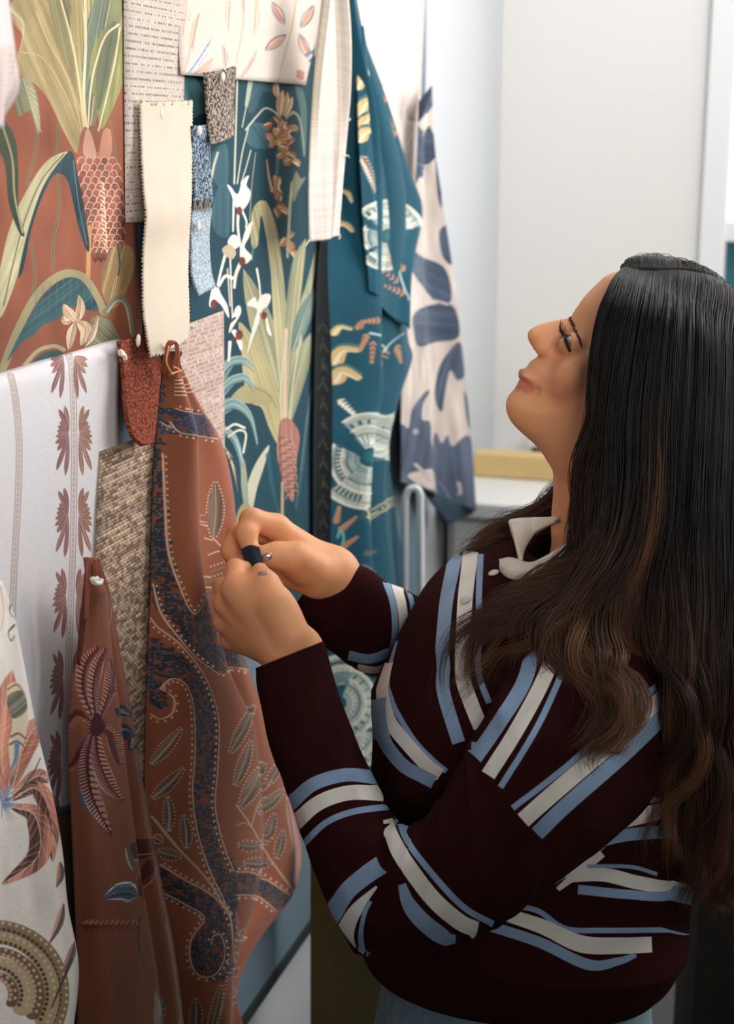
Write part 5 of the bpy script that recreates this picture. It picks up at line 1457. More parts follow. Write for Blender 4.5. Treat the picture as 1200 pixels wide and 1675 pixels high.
allv = np.vstack([hv, lh[0], rh[0], bv])
allf = np.vstack([hf, lh[1] + len(hv), rh[1] + len(hv) + len(lh[0]), bf + len(hv) + len(lh[0]) + len(rh[0])])

# skin: lips, cheeks and knuckles carry their own pigment
M_skin, nt, b = new_mat('skin')
at = nt.nodes.new('ShaderNodeAttribute'); at.attribute_name = 'pigment'
nt.links.new(at.outputs['Color'], b.inputs['Base Color'])
b.inputs['Roughness'].default_value = .48
b.inputs['Specular IOR Level'].default_value = .4
b.inputs['Subsurface Weight'].default_value = .18
b.inputs['Subsurface Radius'].default_value = (.9, .35, .18)
b.inputs['Subsurface Scale'].default_value = .006
add_bump(nt, b, 700, .10, .0006)
body = mesh_obj('body', allv, allf, M_skin, person)
SK = np.array(srgb((243, 173, 125))[:3]); LIP = np.array(srgb((196, 104, 92))[:3]); RED = np.array(srgb((214, 132, 100))[:3])
colr = np.tile(SK, (len(allv), 1))
def pigment(c, r, col, amt=1.0, ax=None):
    d = allv - c
    if ax is not None: w = np.exp(-sum(((d @ a) / s) ** 2 for a, s in ax))
    else: w = np.exp(-(d ** 2).sum(1) / r ** 2)
    w = np.clip(w * amt, 0, 1)[:, None]
    colr[:] = colr * (1 - w) + col * w
lipm = np.zeros(len(allv))
for sg in (1, -1):
    for (x, y_), (l0) in (((852, 613), .006), ((851, 631), .006), ((859, 622), .016), ((860, 632), .015)):
        c = HP(x, y_, l0 * sg); d = allv - c
        lipm = np.maximum(lipm, np.exp(-(((d @ FF) / .010) ** 2 + ((d @ FU) / .0052) ** 2 + ((d @ LAT) / .0085) ** 2) ** 2))
    pigment(HP(915, 620, .05 * sg), .028, RED, .5)
    pigment(HP(880, 570, .012 * sg), .012, RED, .45)
    pigment(HP(921, 562, .034 * sg), .011, np.array(srgb((150, 92, 76))[:3]), .55)
colr[:] = colr * (1 - lipm[:, None] * .85) + LIP * lipm[:, None] * .85
for q in C((384, 962, 1.36), (368, 985, 1.37), (366, 1015, 1.38), (380, 1046, 1.39), (385, 931, 1.385), (412, 851, 1.44), (390, 873, 1.46), (430, 920, 1.36)): pigment(q, .012, np.array(srgb((216, 134, 102))[:3]), .45)
_pj = project(allv); _sc = (_pj[:, 0] > 1045) & (_pj[:, 1] < 700) & (allv[:, 2] > HP(1000, 700)[2])
colr[_sc] = srgb((34, 24, 20))[:3]                # scalp under the hair
ca = body.data.attributes.new('pigment', 'FLOAT_COLOR', 'POINT')
ca.data.foreach_set('color', np.c_[colr, np.ones(len(colr))].astype(np.float32).ravel())

# eyes, brows, lashes, nails
M_eye = plain('eye_white', (222, 214, 208), .15); M_iris = plain('dark_iris', (46, 28, 20), .12); M_hairdark = plain('dark_lash', (24, 16, 14), .6)
M_brow = plain('brown_brow', (74, 48, 36), .8)
M_nail, nt, b = new_mat('nail_polish'); b.inputs['Base Color'].default_value = srgb((196, 168, 164)); b.inputs['Metallic'].default_value = .6; b.inputs['Roughness'].default_value = .18
def ball(name, c, ax, r, m, parent, nu=20, nv=12, lo_=0.02, hi_=None):
    hi_ = math.pi - .02 if hi_ is None else hi_
    th = np.linspace(0, 2 * math.pi, nu, endpoint=False); ph = np.linspace(lo_, hi_, nv)
    v = [c + ax[2] * (r[2] * math.cos(p)) + (ax[0] * (r[0] * math.cos(t)) + ax[1] * (r[1] * math.sin(t))) * math.sin(p) for p in ph for t in th]
    f = grid_faces(nu, nv, True).tolist() + [list(range(nu)), [(nv - 1) * nu + i for i in range(nu)][::-1]]
    return mesh_obj(name, v, f, m, parent)
GZE = FF * .8 + FU * .6; GZE /= np.linalg.norm(GZE); GU = np.cross(LAT, GZE)
for sg in (1, -1):
    c = HP(926, 558, .0305 * sg)
    e = ball('eye', c, (LAT, GU, GZE), (.0108, .0108, .0108), M_eye, body)
    ball('iris', c + GZE * .0006, (LAT, GU, GZE), (.0108, .0108, .0108), M_iris, e, 20, 6, .02, .55)
def surf(px, py, out=.0005):
    p, n = hit(head_bvh, px, py)
    return p + n * out, n
brow_px = [(931, 518), (935, 527), (941, 541), (947, 556), (952, 571)]
br_ = np.random.default_rng(9)
bpx = cr(brow_px, 16); bv_, bf_ = [], []
for k in range(170):
    t = br_.random() ** .85; i = int(t * (len(bpx) - 6)); wd = np.interp(t, [0, .2, .6, 1], [3.2, 4.2, 2.8, 1.0])
    dx, dy = br_.normal() * wd * .55, br_.normal() * wd * .25
    L_ = 3 + br_.integers(0, 3)
    pts = [surf(bpx[min(i + m, len(bpx) - 1)][0] + dx * (1 - .15 * m), bpx[min(i + m, len(bpx) - 1)][1] + dy, .0006)[0] for m in range(0, L_ + 1)]
    pts = np.array(pts); d_ = np.gradient(pts, axis=0); d_ /= np.linalg.norm(d_, axis=1)[:, None] + 1e-9
    sd_ = np.cross(d_, LAT); sd_ /= np.linalg.norm(sd_, axis=1)[:, None] + 1e-9
    w_ = np.linspace(.00034, .00010, len(pts))[:, None]
    ring = [pts + sd_ * w_, pts + LAT * w_, pts - sd_ * w_]
    b0 = len(bv_); n_ = len(pts)
    for m in range(n_):
        for q in ring: bv_.append(q[m])
    for m in range(n_ - 1):
        for q in range(3): bf_.append((b0 + m * 3 + q, b0 + m * 3 + (q + 1) % 3, b0 + m * 3 + 3 + (q + 1) % 3, b0 + m * 3 + 3 + q))
brow = mesh_obj('eyebrow', bv_, bf_, M_brow, body)
lidp = cr([(916, 541), (921, 549), (925, 560), (929, 570), (933, 577)], 5)
c0 = HP(927, 559, .031)
lid = []
for x, y_ in lidp:
    d = ray((x, y_)); d = d / np.linalg.norm(d)
    p, n = hit(head_bvh, x, y_)
    lid.append(p)
lid = np.array(lid) + LAT * .001 + GZE * .0015
tube('lash_line', lid, .0013, M_hairdark, body, 6)
r_ = np.random.default_rng(4)
for k in range(22):
    t = k / 21; i = t * (len(lid) - 1); a = lid[int(i)] * (1 - i % 1) + lid[min(len(lid) - 1, int(i) + 1)] * (i % 1)
    dr = GZE * .9 + FU * (.55 - .2 * t) + LAT * (.15 + .5 * t) + r_.normal(size=3) * .08; dr /= np.linalg.norm(dr)
    L_ = .0085 + .002 * r_.random()
    pts = [a, a + dr * L_ * .5 - FU * .0006, a + dr * L_ * .95 + FU * .0016]
    tube('eyelash', cr(pts, 4), .0004, M_hairdark, body, 5, radii=np.linspace(.00055, .00012, 9))
hand_bvh = BVHTree.FromPolygons([tuple(v) for v in np.vstack([lh[0], rh[0]])], [tuple(map(int, q)) for q in np.vstack([lh[1], rh[1] + len(lh[0])])])
for x, y_, ang, w_, l_ in ((436, 911, -.35, .0042, .0062), (430, 937, .55, .0036, .0058)):
    p, n = hit(hand_bvh, x, y_)
    t = np.array([math.cos(ang), 0, math.sin(ang)]) * [-1, 1, 1]; t = t - n * (t @ n); t /= np.linalg.norm(t); s_ = np.cross(n, t)
    ball('fingernail', p - n * .0002, (t, s_, n), (l_, w_, .0013), M_nail, body, 16, 8)

# ---------------------------------------------------------------- clothes
class Loft(Sheet):
    """a closed tube of cloth: stations (ax, ay, bx, by, Y, depth) = the two outline pixels of the tube, its distance and half depth"""
    def __init__(self, st, res=1.6, fold=None, level=False):
        self.level = level
        S = []
        for ax, ay, bx, by, Y, dp in st:
            a, b = PY(ax, ay, Y), PY(bx, by, Y)
            S.append(np.r_[(a + b) / 2, (a - b) / 2, dp])
        S = cr(np.array(S), 10)
        m = S[:, :3]
        d = np.r_[0, np.cumsum(np.linalg.norm(np.diff(m, axis=0), axis=1) + .3 * np.linalg.norm(np.diff(S[:, 3:6], axis=0), axis=1))]
        self.t = d / d[-1]; self.S = S; self.fold = fold
        self.res = res
        self.wide = 1.3; self.gu = (-.02, .52); self.gv = (-.04, 1.04)
        wp = max(math.hypot(q[0] - q[2], q[1] - q[3]) for q in st)
        lp = d[-1] * 1700
        self.W, self.H = int(wp * 2.6 * res), int(lp * res)
        self.img = np.zeros((self.H, self.W, 3))
    def P(self, u, v):
        u = np.asarray(u, float).ravel(); v = np.asarray(v, float).ravel()
        q = np.stack([np.interp(v, self.t, self.S[:, k]) for k in range(7)], -1)
        for lo_, sl, e in ((v < 0, (self.S[1] - self.S[0]) / (self.t[1] - self.t[0]), self.S[0]), (v > 1, (self.S[-1] - self.S[-2]) / (self.t[-1] - self.t[-2]), self.S[-1])):
            if lo_.any(): q[lo_] = e + (v[lo_] - (0 if e is self.S[0] else 1))[:, None] * sl
        th = 2 * math.pi * u
        c, s_ = np.cos(th), np.sin(th)
        k = 0.88                                        # slightly boxy section
        c, s_ = np.sign(c) * np.abs(c) ** k, np.sign(s_) * np.abs(s_) ** k
        f = 1.0
        if self.fold is not None: f = 1 + self.fold(u % 1.0, np.clip(v, 0, 1))
        toward = np.tile([0, -1.0, 0], (len(q), 1)) if self.level else CAMP - q[:, :3]
        toward = toward / np.linalg.norm(toward, axis=1)[:, None]
        return q[:, :3] + q[:, 3:6] * (c * f)[:, None] + toward * (q[:, 6] * s_ * f)[:, None]
    def visible(self, U, V, G, cell=7.0, tol=0.012):
        return np.ones(len(U), bool)
    def band(self, pts, w, c, ext=0.0):
        """cloth stripe along a traced middle line"""
        m = cr(pts, 8) if len(pts) > 2 else cr(pts, 12)
        d = np.gradient(m, axis=0); d /= np.linalg.norm(d, axis=1)[:, None] + 1e-9
        n_ = np.stack([-d[:, 1], d[:, 0]], -1)
        w = np.interp(np.linspace(0, 1, len(m)), np.linspace(0, 1, np.size(w)), np.atleast_1d(w))[:, None] / 2 * self.wide
        l, r = self.T(m + n_ * w), self.T(m - n_ * w)
        if ext:                                         # run the stripe on around the side
            l = np.vstack([l[0] + (l[0] - l[6]) * ext, l]); r = np.vstack([r[0] + (r[0] - r[6]) * ext, r])
        self.poly(np.vstack([l, r[::-1]]), c, sm=False, raw=True)
    def mesh(self, name, m, nu=64, nv=120, parent=None, caps=True):
        U, V = np.meshgrid(np.arange(nu + 1) / nu, np.linspace(0, 1, nv))
        w = self.P(U, V)
        f = grid_faces(nu + 1, nv)
        return mesh_obj(name, w, f, m, parent, uv=np.stack([U.ravel(), 1 - V.ravel()], -1))
MAR = (56, 20, 21); SKY = (148, 178, 214); IVO = (250, 242, 230); INK = (44, 20, 30)
def knit(o, name):
    m = o.material(name, rough=.95, weave=.45, wscale=520, sheen=0.0, spec=.06)
    return m
# torso
def f_torso(u, v):
    br = .10 * np.exp(-((u - .43) / .08) ** 2 - ((v - .36) / .10) ** 2)
    cz = lambda x: 1 - 2 * np.abs(np.sin(x)) ** .7
    fo = .030 * cz(v * 17 + u * 6) * np.exp(-((v - .78) / .14) ** 2) + .022 * cz(v * 12 - u * 15) * np.exp(-((v - .5) / .2) ** 2) + .010 * np.sin(v * 30 + u * 14) * np.exp(-((v - .72) / .16) ** 2) + .015 * np.sin(v * 21 - u * 22) * np.exp(-((v - .45) / .2) ** 2)
    rib = -.03 * np.exp(-((v - 1.0) / .03) ** 2)
    return br + fo + rib
TOR = [(1030, 890, 860, 898, 1.44, .060), (1050, 905, 815, 915, 1.44, .105), (1085, 935, 748, 938, 1.44, .150), (1108, 975, 700, 975, 1.43, .172), (1120, 1020, 668, 1022, 1.43, .178), (1128, 1080, 640, 1085, 1.42, .178), (1134, 1140, 616, 1150, 1.42, .176), (1138, 1210, 603, 1215, 1.42, .174), (1138, 1290, 606, 1290, 1.42, .170), (1136, 1370, 612, 1370, 1.42, .168), (1131, 1430, 606, 1430, 1.42, .168), (1122, 1480, 600, 1480, 1.42, .168), (1114, 1518, 594, 1514, 1.42, .160), (1102, 1556, 591, 1540, 1.42, .146), (1086, 1592, 600, 1560, 1.42, .122)]
s = Loft(TOR, 1.5, f_torso, level=True)
s.fill(MAR)
for pts, w, c, *ex in (([(746, 906), (731, 975), (726, 1020), (723, 1060), (725, 1090), (724, 1125), (734, 1165), (750, 1215)], 17, SKY), ([(770, 902), (761, 975), (758, 1031), (756, 1069), (757, 1110), (768, 1145), (786, 1190)], 19, IVO), ([(786, 906), (783, 975), (784, 1031), (781, 1080), (786, 1115), (800, 1150)], 8, SKY),
                  ([(634, 1128), (647, 1162), (677, 1211), (707, 1243), (730, 1262)], 7, SKY, 3.0), ([(628, 1155), (640, 1185), (670, 1222), (698, 1252), (720, 1268)], 17, IVO, 3.0), ([(624, 1195), (632, 1219), (659, 1252), (689, 1269), (710, 1280)], 17, SKY, 3.0),
                  ([(990, 1330), (1050, 1312), (1110, 1304)], 6, SKY), ([(985, 1352), (1025, 1342), (1075, 1328), (1120, 1326)], [12, 20, 20], IVO), ([(960, 1386), (994, 1372), (1040, 1364), (1110, 1360)], 16, SKY),
                  ([(905, 1444), (940, 1420), (987, 1384)], 6, SKY), ([(912, 1455), (945, 1428), (985, 1396)], [6, 12, 10], IVO),
                  ([(960, 1417), (1031, 1418), (1075, 1430)], 5, SKY), ([(925, 1434), (987, 1431), (1044, 1444), (1100, 1450), (1124, 1420)], [15, 18, 17, 8], IVO), ([(945, 1455), (1025, 1463), (1087, 1466), (1110, 1450), (1126, 1415), (1128, 1375)], 12, SKY),
                  ([(845, 1482), (881, 1491), (925, 1519), (987, 1522), (1095, 1521)], 7, SKY), ([(815, 1492), (887, 1516), (950, 1544), (1012, 1547), (1066, 1545)], [16, 22, 20], IVO), ([(795, 1513), (881, 1541), (962, 1578), (1012, 1572), (1040, 1562)], [13, 14, 6], SKY)):
    s.band(pts, w, c, *ex)
s.mottle(.05, 30)
sw = s.mesh('sweater', knit(s, 'striped_knit_body'), 110, 200, person)
torso_loft = s
# near sleeve
_q = Loft(NS).uv([(636, 1352), (628, 1400), (618, 1460), (606, 1530)]); _q = _q[np.argsort(_q[:, 0])]
_cu, _cv = _q[:, 0], _q[:, 1]
def f_ns(u, v):
    cuff = -.05 * np.exp(-(v / .02) ** 2) + .05 * np.exp(-((v - .13) / .05) ** 2)
    seam = .035 * sig((v - .735) / .006) * np.exp(-np.maximum(v - .74, 0) / .1) 
    cz = lambda x: 1 - 2 * np.abs(np.sin(x)) ** .7
    cr_ = .048 * cz(v * 34 + u * 5) * np.exp(-((v - .44) / .08) ** 2) + .030 * cz(v * 26 - u * 9) * np.exp(-((v - .62) / .12) ** 2) + .022 * cz(v * 30 + u * 11) * np.exp(-((v - .22) / .1) ** 2) + .014 * np.sin(v * 62 + u * 9) * np.exp(-((v - .42) / .09) ** 2) + .016 * np.sin(v * 48 - u * 14) * np.exp(-((v - .62) / .15) ** 2) + .012 * np.sin(v * 55 + u * 20) * np.exp(-((v - .2) / .1) ** 2)
    crease = -.13 * np.exp(-((v - np.interp(u, _cu, _cv)) / .012) ** 2) * np.clip(np.sin(2 * math.pi * u), 0, 1) ** .3
    return cuff + seam + cr_ + crease
s = Loft(NS, 1.6, f_ns)
s.fill(MAR)
for pts, w, c in (([(470, 1322), (477, 1314), (512, 1283), (561, 1268), (602, 1270), (615, 1274)], 17, SKY), ([(478, 1356), (484, 1346), (520, 1314), (569, 1297), (622, 1298), (630, 1300)], 19, IVO), ([(488, 1394), (494, 1384), (531, 1347), (576, 1328), (632, 1320), (640, 1320)], 8, SKY),
                  ([(538, 1506), (544, 1496), (566, 1460), (595, 1434), (624, 1414)], [24, 22, 24], SKY), ([(572, 1572), (564, 1534), (572, 1505), (590, 1478), (616, 1450)], [26, 22, 16, 3], IVO), ([(598, 1574), (590, 1535), (595, 1497), (606, 1474)], [8, 6, 5], SKY),
                  ([(645, 1324), (655, 1350), (672, 1385), (719, 1444), (762, 1487), (806, 1511)], 8, SKY), ([(634, 1340), (640, 1365), (659, 1404), (706, 1468), (750, 1507), (778, 1520)], [12, 20, 21, 20], IVO), ([(657, 1446), (668, 1478), (692, 1508), (727, 1534), (745, 1536)], [10, 20, 22, 10], SKY),
                  ([(874, 1035), (858, 1112), (812, 1188), (776, 1240)], 19, SKY), ([(920, 1020), (893, 1102), (847, 1190), (798, 1268)], 19, IVO), ([(938, 1040), (925, 1085), (879, 1188), (818, 1288)], 8, SKY),
                  ([(1092, 1104), (1078, 1118), (1007, 1181), (925, 1255), (838, 1322)], 8, SKY), ([(1094, 1130), (1076, 1148), (998, 1218), (907, 1296), (855, 1342)], 21, IVO), ([(1096, 1160), (1078, 1178), (1017, 1237), (925, 1318), (878, 1364)], 19, SKY)):
    s.band(pts, w, c)
s.mottle(.05, 30)
o = s.mesh('sleeve', knit(s, 'striped_knit_near_sleeve'), 90, 260, sw)
near_sleeve = s
# far sleeve
s = Loft(FS, 1.6, lambda u, v: .05 * np.exp(-((v - .2) / .06) ** 2) - .05 * np.exp(-(v / .03) ** 2) + .02 * np.sin(v * 40 + u * 10) * np.exp(-((v - .45) / .15) ** 2))
s.fill(MAR)
for pts, w, c in (([(630, 950), (642, 985), (646, 1030), (640, 1080), (636, 1110)], 8, SKY), ([(645, 950), (656, 985), (660, 1030), (652, 1080), (648, 1110)], 12, IVO), ([(665, 960), (674, 990), (674, 1040), (668, 1090)], 6, SKY), ([(570, 1072), (605, 1078), (640, 1066)], 12, SKY), ([(585, 1092), (615, 1096), (645, 1086)], 9, IVO), ([(600, 1106), (625, 1108), (648, 1102)], 4, SKY)):
    s.band(pts, w, c)
s.mesh('sleeve', knit(s, 'striped_knit_far_sleeve'), 70, 140, sw)
# buttons, collar
t_bvh = None
def loft_bvh(L, nu=90, nv=160):
    U, V = np.meshgrid(np.arange(nu + 1) / nu, np.linspace(0, 1, nv)); w = L.P(U, V)
    return BVHTree.FromPolygons([tuple(v) for v in w], [tuple(map(int, q)) for q in grid_faces(nu + 1, nv)])
tb = loft_bvh(torso_loft)
M_button = plain('ivory_button', (240, 228, 212), .3)
for x, y_ in ((808, 940), (762, 984), (755, 1105)):
    p, n = hit(tb, x, y_)
    if p is None: continue
    if n @ (CAMP - p) < 0: n = -n
    a_ = np.cross(n, (0, 0, 1.)); a_ /= np.linalg.norm(a_); b_ = np.cross(n, a_)
    bt = ball('button', p + n * .0022, (a_, b_, n), (.0058, .0058, .0022), M_button, sw, 20, 8)
    ball('button_dish', p + n * .0040, (a_, b_, n), (.0036, .0036, .0006), M_ivory2 if 'M_ivory2' in globals() else M_button, bt, 16, 6)
M_collar = plain('ivory_collar', (240, 232, 220), .9, bump=.3, bscale=700)
def flap(name, up, dn, m, parent, bulge=.004, nv=10, rest=True):
    def near_(q):
        y_ = q[2]
        if rest:
            for bv_ in (tb, head_bvh):
                p, n = hit(bv_, q[0], q[1])
                if p is not None: y_ = min(y_, p[1] - .005)
        return PY(q[0], q[1], y_)
    a, b_ = cr([near_(q) for q in up], 8), cr([near_(q) for q in dn], 8)
    n_ = len(a); V = np.linspace(0, 1, nv)
    pts = []
    for t in V:
        p = a * (1 - t) + b_ * t
        tw = CAMP - p; tw /= np.linalg.norm(tw, axis=1)[:, None]
        pts.append(p + tw * bulge * math.sin(math.pi * t))
    o = mesh_obj(name, np.vstack(pts), grid_faces(n_, nv), m, parent)
    return solidify(o, .0035, 0)
flap('collar', [(817, 917, 1.405), (836, 914, 1.395), (866, 922, 1.38), (892, 912, 1.37), (925, 892, 1.36), (965, 868, 1.36)], [(820, 934, 1.398), (834, 946, 1.388), (860, 949, 1.37), (890, 938, 1.355), (930, 918, 1.345), (970, 900, 1.345)], M_collar, sw, .008)
flap('collar', [(833, 852, 1.475), (852, 849, 1.48), (880, 848, 1.49), (910, 846, 1.50)], [(852, 922, 1.430), (858, 896, 1.445), (876, 872, 1.47), (912, 852, 1.50)], M_collar, sw, .003)
flap('collar', [(833, 852, 1.474), (838, 872, 1.462), (845, 892, 1.447), (850, 920, 1.43)], [(846, 856, 1.47), (852, 874, 1.46), (853, 894, 1.446), (853, 918, 1.43)], M_collar, sw, .004)
# jeans and shoes
M_denim = plain('light_denim', (128, 152, 166), .9, var=.12, vscale=90, bump=.5, bscale=900, bdist=.0008)
def ring_loft(name, rings, m, parent, nu=40, up=6):
    R = cr(np.array(rings, float), up)
    th = np.linspace(0, 2 * math.pi, nu, endpoint=False)
    v = np.vstack([np.stack([r[0] + r[3] * np.cos(th), r[1] + r[4] * np.sin(th), np.full(nu, r[2])], -1) for r in R])
    return mesh_obj(name, v, grid_faces(nu, len(R), True), m, parent)
hx, hz = PY(842, 1600, 1.42)[0], PY(842, 1600, 1.42)[2]
jeans = ring_loft('jeans', [(hx, 1.42, hz + .08, .125, .100), (hx, 1.42, hz + .02, .138, .108), (hx, 1.42, hz - .03, .148, .122), (hx - .004, 1.42, hz - .10, .154, .145), (hx - .006, 1.42, hz - .17, .148, .160), (hx - .006, 1.42, hz - .20, .12, .14)], M_denim, person)
for yy in (1.345, 1.495):
    ring_loft('trouser_leg', [(hx - .006, yy, hz - .13, .135, .088), (hx - .01, yy, hz - .3, .100, .082), (hx - .015, yy, .48, .080, .072), (hx, yy, .25, .074, .068), (hx, yy, .06, .076, .07)], M_denim, jeans)
    ring_loft('shoe', [(hx - .03, yy, .10, .05, .042), (hx - .04, yy, .07, .085, .046), (hx - .055, yy, .035, .118, .050), (hx - .055, yy, .002, .12, .05)], M_white, person)
M_seam = plain('pale_denim_seam', (158, 178, 188), .9)
for q in ([(1060, 1622, 1.31), (1066, 1650, 1.31), (1068, 1700, 1.31)], [(990, 1655, 1.262), (1020, 1648, 1.275), (1050, 1628, 1.295)], [(985, 1668, 1.262), (1022, 1658, 1.275), (1054, 1634, 1.295)]):
    pass
# the navy strip she is pinning
M_navy = plain('navy_twill', (24, 34, 56), .8, bump=.3, bscale=900)
nv_ = flap('fabric_strip', [(396, 899, 1.420), (409, 893, 1.414), (424, 896, 1.410)], [(411, 948, 1.398), (430, 944, 1.392), (440, 966, 1.392)], M_navy, None, .004, rest=False)
tag(nv_, 'small navy fabric strip pinched between her thumbs and fingers', 'fabric swatch')

# ---------------------------------------------------------------- hair
M_hair, nt, b = new_mat('dark_brown_hair')
hi_ = nt.nodes.new('ShaderNodeHairInfo')
rp = nt.nodes.new('ShaderNodeValToRGB')
rp.color_ramp.elements[0].position = .48; rp.color_ramp.elements[0].color = srgb((22, 17, 16))
rp.color_ramp.elements[1].position = .95; rp.color_ramp.elements[1].color = srgb((96, 64, 43))
nt.links.new(hi_.outputs['Intercept'], rp.inputs[0])
mx = nt.nodes.new('ShaderNodeMixRGB'); mx.blend_type = 'MULTIPLY'; mx.inputs[0].default_value = 1.0
rr = nt.nodes.new('ShaderNodeAttribute'); rr.attribute_name = 'tint'
nt.links.new(rp.outputs[0], mx.inputs[1]); nt.links.new(rr.outputs['Fac'], mx.inputs[2])
nt.links.new(mx.outputs[0], b.inputs['Base Color'])
b.inputs['Roughness'].default_value = .5
b.inputs['Specular IOR Level'].default_value = .32
M_hairbase = plain('hair_underlayer', (18, 13, 12), .8)

near = [
 [(1021, 440, 1.425), (1000, 478, 1.376), (982, 540, 1.354), (974, 610, 1.348), (969, 680, 1.344), (956, 745, 1.345), (956, 800, 1.347), (955, 850, 1.343), (944, 905, 1.334), (908, 955, 1.322), (845, 1002, 1.312), (770, 1035, 1.305), (726, 1078, 1.30)],
 [(1030, 441, 1.425), (1014, 486, 1.366), (995, 560, 1.345), (986, 640, 1.338), (980, 720, 1.334), (970, 800, 1.330), (966, 870, 1.322), (940, 935, 1.312), (872, 985, 1.302), (825, 1025, 1.296), (775, 1062, 1.292), (745, 1120, 1.29), (738, 1190, 1.29)],
 [(1048, 444, 1.425), (1035, 490, 1.36), (1018, 570, 1.337), (1006, 660, 1.327), (1000, 750, 1.318), (985, 840, 1.308), (962, 915, 1.295), (940, 985, 1.282), (925, 1050, 1.270), (955, 1110, 1.258), (985, 1160, 1.252), (975, 1220, 1.25), (955, 1262, 1.25)],
 [(1078, 452, 1.425), (1072, 500, 1.357), (1060, 585, 1.334), (1050, 680, 1.320), (1045, 780, 1.308), (1032, 875, 1.295), (1010, 955, 1.280), (975, 1030, 1.264), (980, 1090, 1.252), (1010, 1140, 1.246), (1005, 1195, 1.244), (985, 1240, 1.246), (1000, 1262, 1.25)],
 [(1114, 463, 1.425), (1113, 515, 1.356), (1106, 610, 1.332), (1100, 710, 1.318), (1096, 810, 1.304), (1094, 905, 1.290), (1090, 1000, 1.275), (1084, 1085, 1.262), (1104, 1160, 1.255), (1122, 1235, 1.255), (1085, 1310, 1.26), (1066, 1375, 1.27), (1088, 1440, 1.28)],
 [(1152, 480, 1.43), (1160, 540, 1.365), (1158, 640, 1.342), (1152, 750, 1.322), (1150, 860, 1.304), (1142, 960, 1.290), (1130, 1055, 1.278), (1142, 1145, 1.272), (1160, 1225, 1.275), (1140, 1310, 1.28), (1116, 1390, 1.29), (1112, 1450, 1.30), (1128, 1490, 1.305)],
 [(1195, 505, 1.435), (1210, 580, 1.382), (1213, 690, 1.36), (1210, 820, 1.34), (1204, 940, 1.322), (1196, 1040, 1.31), (1200, 1130, 1.304), (1216, 1220, 1.305), (1200, 1300, 1.31), (1176, 1380, 1.315), (1166, 1440, 1.32), (1172, 1480, 1.325), (1180, 1500, 1.33)],
 [(1232, 540, 1.45), (1258, 640, 1.415), (1266, 760, 1.395), (1266, 880, 1.38), (1260, 990, 1.37), (1256, 1090, 1.362), (1262, 1180, 1.36), (1272, 1260, 1.36), (1254, 1340, 1.365), (1234, 1410, 1.37), (1226, 1460, 1.375), (1230, 1490, 1.38), (1236, 1510, 1.38)],
 [(1242, 570, 1.49), (1284, 690, 1.462), (1298, 820, 1.45), (1300, 940, 1.44), (1296, 1040, 1.435), (1292, 1140, 1.43), (1296, 1230, 1.43), (1300, 1300, 1.43), (1284, 1380, 1.43), (1268, 1440, 1.43), (1262, 1480, 1.43), (1262, 1500, 1.43), (1262, 1515, 1.43)]]
far = [
 [(1022, 442, 1.43), (1021, 443, 1.455), (1026, 456, 1.50), (1020, 520, 1.535), (1000, 620, 1.54), (985, 700, 1.54), (958, 760, 1.54), (918, 800, 1.535), (876, 830, 1.53), (836, 852, 1.525), (800, 872, 1.52), (768, 896, 1.515), (738, 914, 1.51)],
 [(1038, 442, 1.43), (1044, 433, 1.46), (1050, 440, 1.52), (1050, 530, 1.545), (1030, 640, 1.55), (1005, 720, 1.55), (970, 780, 1.55), (930, 820, 1.54), (890, 855, 1.53), (858, 885, 1.515), (825, 915, 1.50), (790, 940, 1.49), (760, 958, 1.485)],
 [(1080, 451, 1.43), (1088, 433, 1.46), (1100, 445, 1.52), (1105, 540, 1.55), (1095, 660, 1.56), (1070, 760, 1.56), (1040, 840, 1.56), (1010, 900, 1.55), (990, 960, 1.54), (980, 1020, 1.53), (975, 1080, 1.52), (970, 1130, 1.52), (965, 1180, 1.52)],
 [(1150, 479, 1.435), (1158, 456, 1.47), (1170, 475, 1.52), (1180, 570, 1.55), (1175, 690, 1.56), (1160, 800, 1.56), (1145, 900, 1.56), (1130, 1000, 1.55), (1125, 1100, 1.54), (1125, 1200, 1.53), (1125, 1300, 1.52), (1125, 1380, 1.52), (1125, 1440, 1.52)],
 [(1232, 540, 1.46), (1246, 540, 1.48), (1256, 580, 1.51), (1270, 680, 1.52), (1275, 800, 1.52), (1272, 920, 1.51), (1268, 1020, 1.51), (1264, 1120, 1.50), (1262, 1220, 1.50), (1258, 1300, 1.49), (1254, 1380, 1.48), (1250, 1440, 1.47), (1250, 1490, 1.47)]]
ns_bvh = loft_bvh(near_sleeve)
def rest_on(q):
    """keep a hair point in front of the clothes and skin it would sink into"""
    y_ = q[2]
    if q[1] > 780:
        for bv_, m_ in ((tb, .010), (ns_bvh, .010), (head_bvh, .006)):
            p, n = hit(bv_, q[0], q[1])
            if p is not None and p[1] < 1.45: y_ = min(y_, p[1] - m_)
    return PY(q[0], q[1], y_)
def guides(G, rest=False):
    return np.array([cr(np.array([rest_on(q) if rest else PY(*q) for q in g]), 4) for g in G])
GN, GF = guides(near, True), guides(far)
SKC = HP(1088, 602)
def off_skull(G, grow=.009):
    """lay the hair over the skull instead of through it"""
    n_ = int(G.shape[1] * .42)
    q = G[:, :n_] - SKC
    l = np.stack([q @ a / (r + grow) for a, r in zip((FF, FU, LAT), (.090, .089, .072))], -1)
    k = np.linalg.norm(l, axis=-1, keepdims=True)
    G[:, :n_] = SKC + q * np.where(k < 1, 1 / np.maximum(k, .5), 1)
off_skull(GN); off_skull(GF)
NT = GN.shape[1]
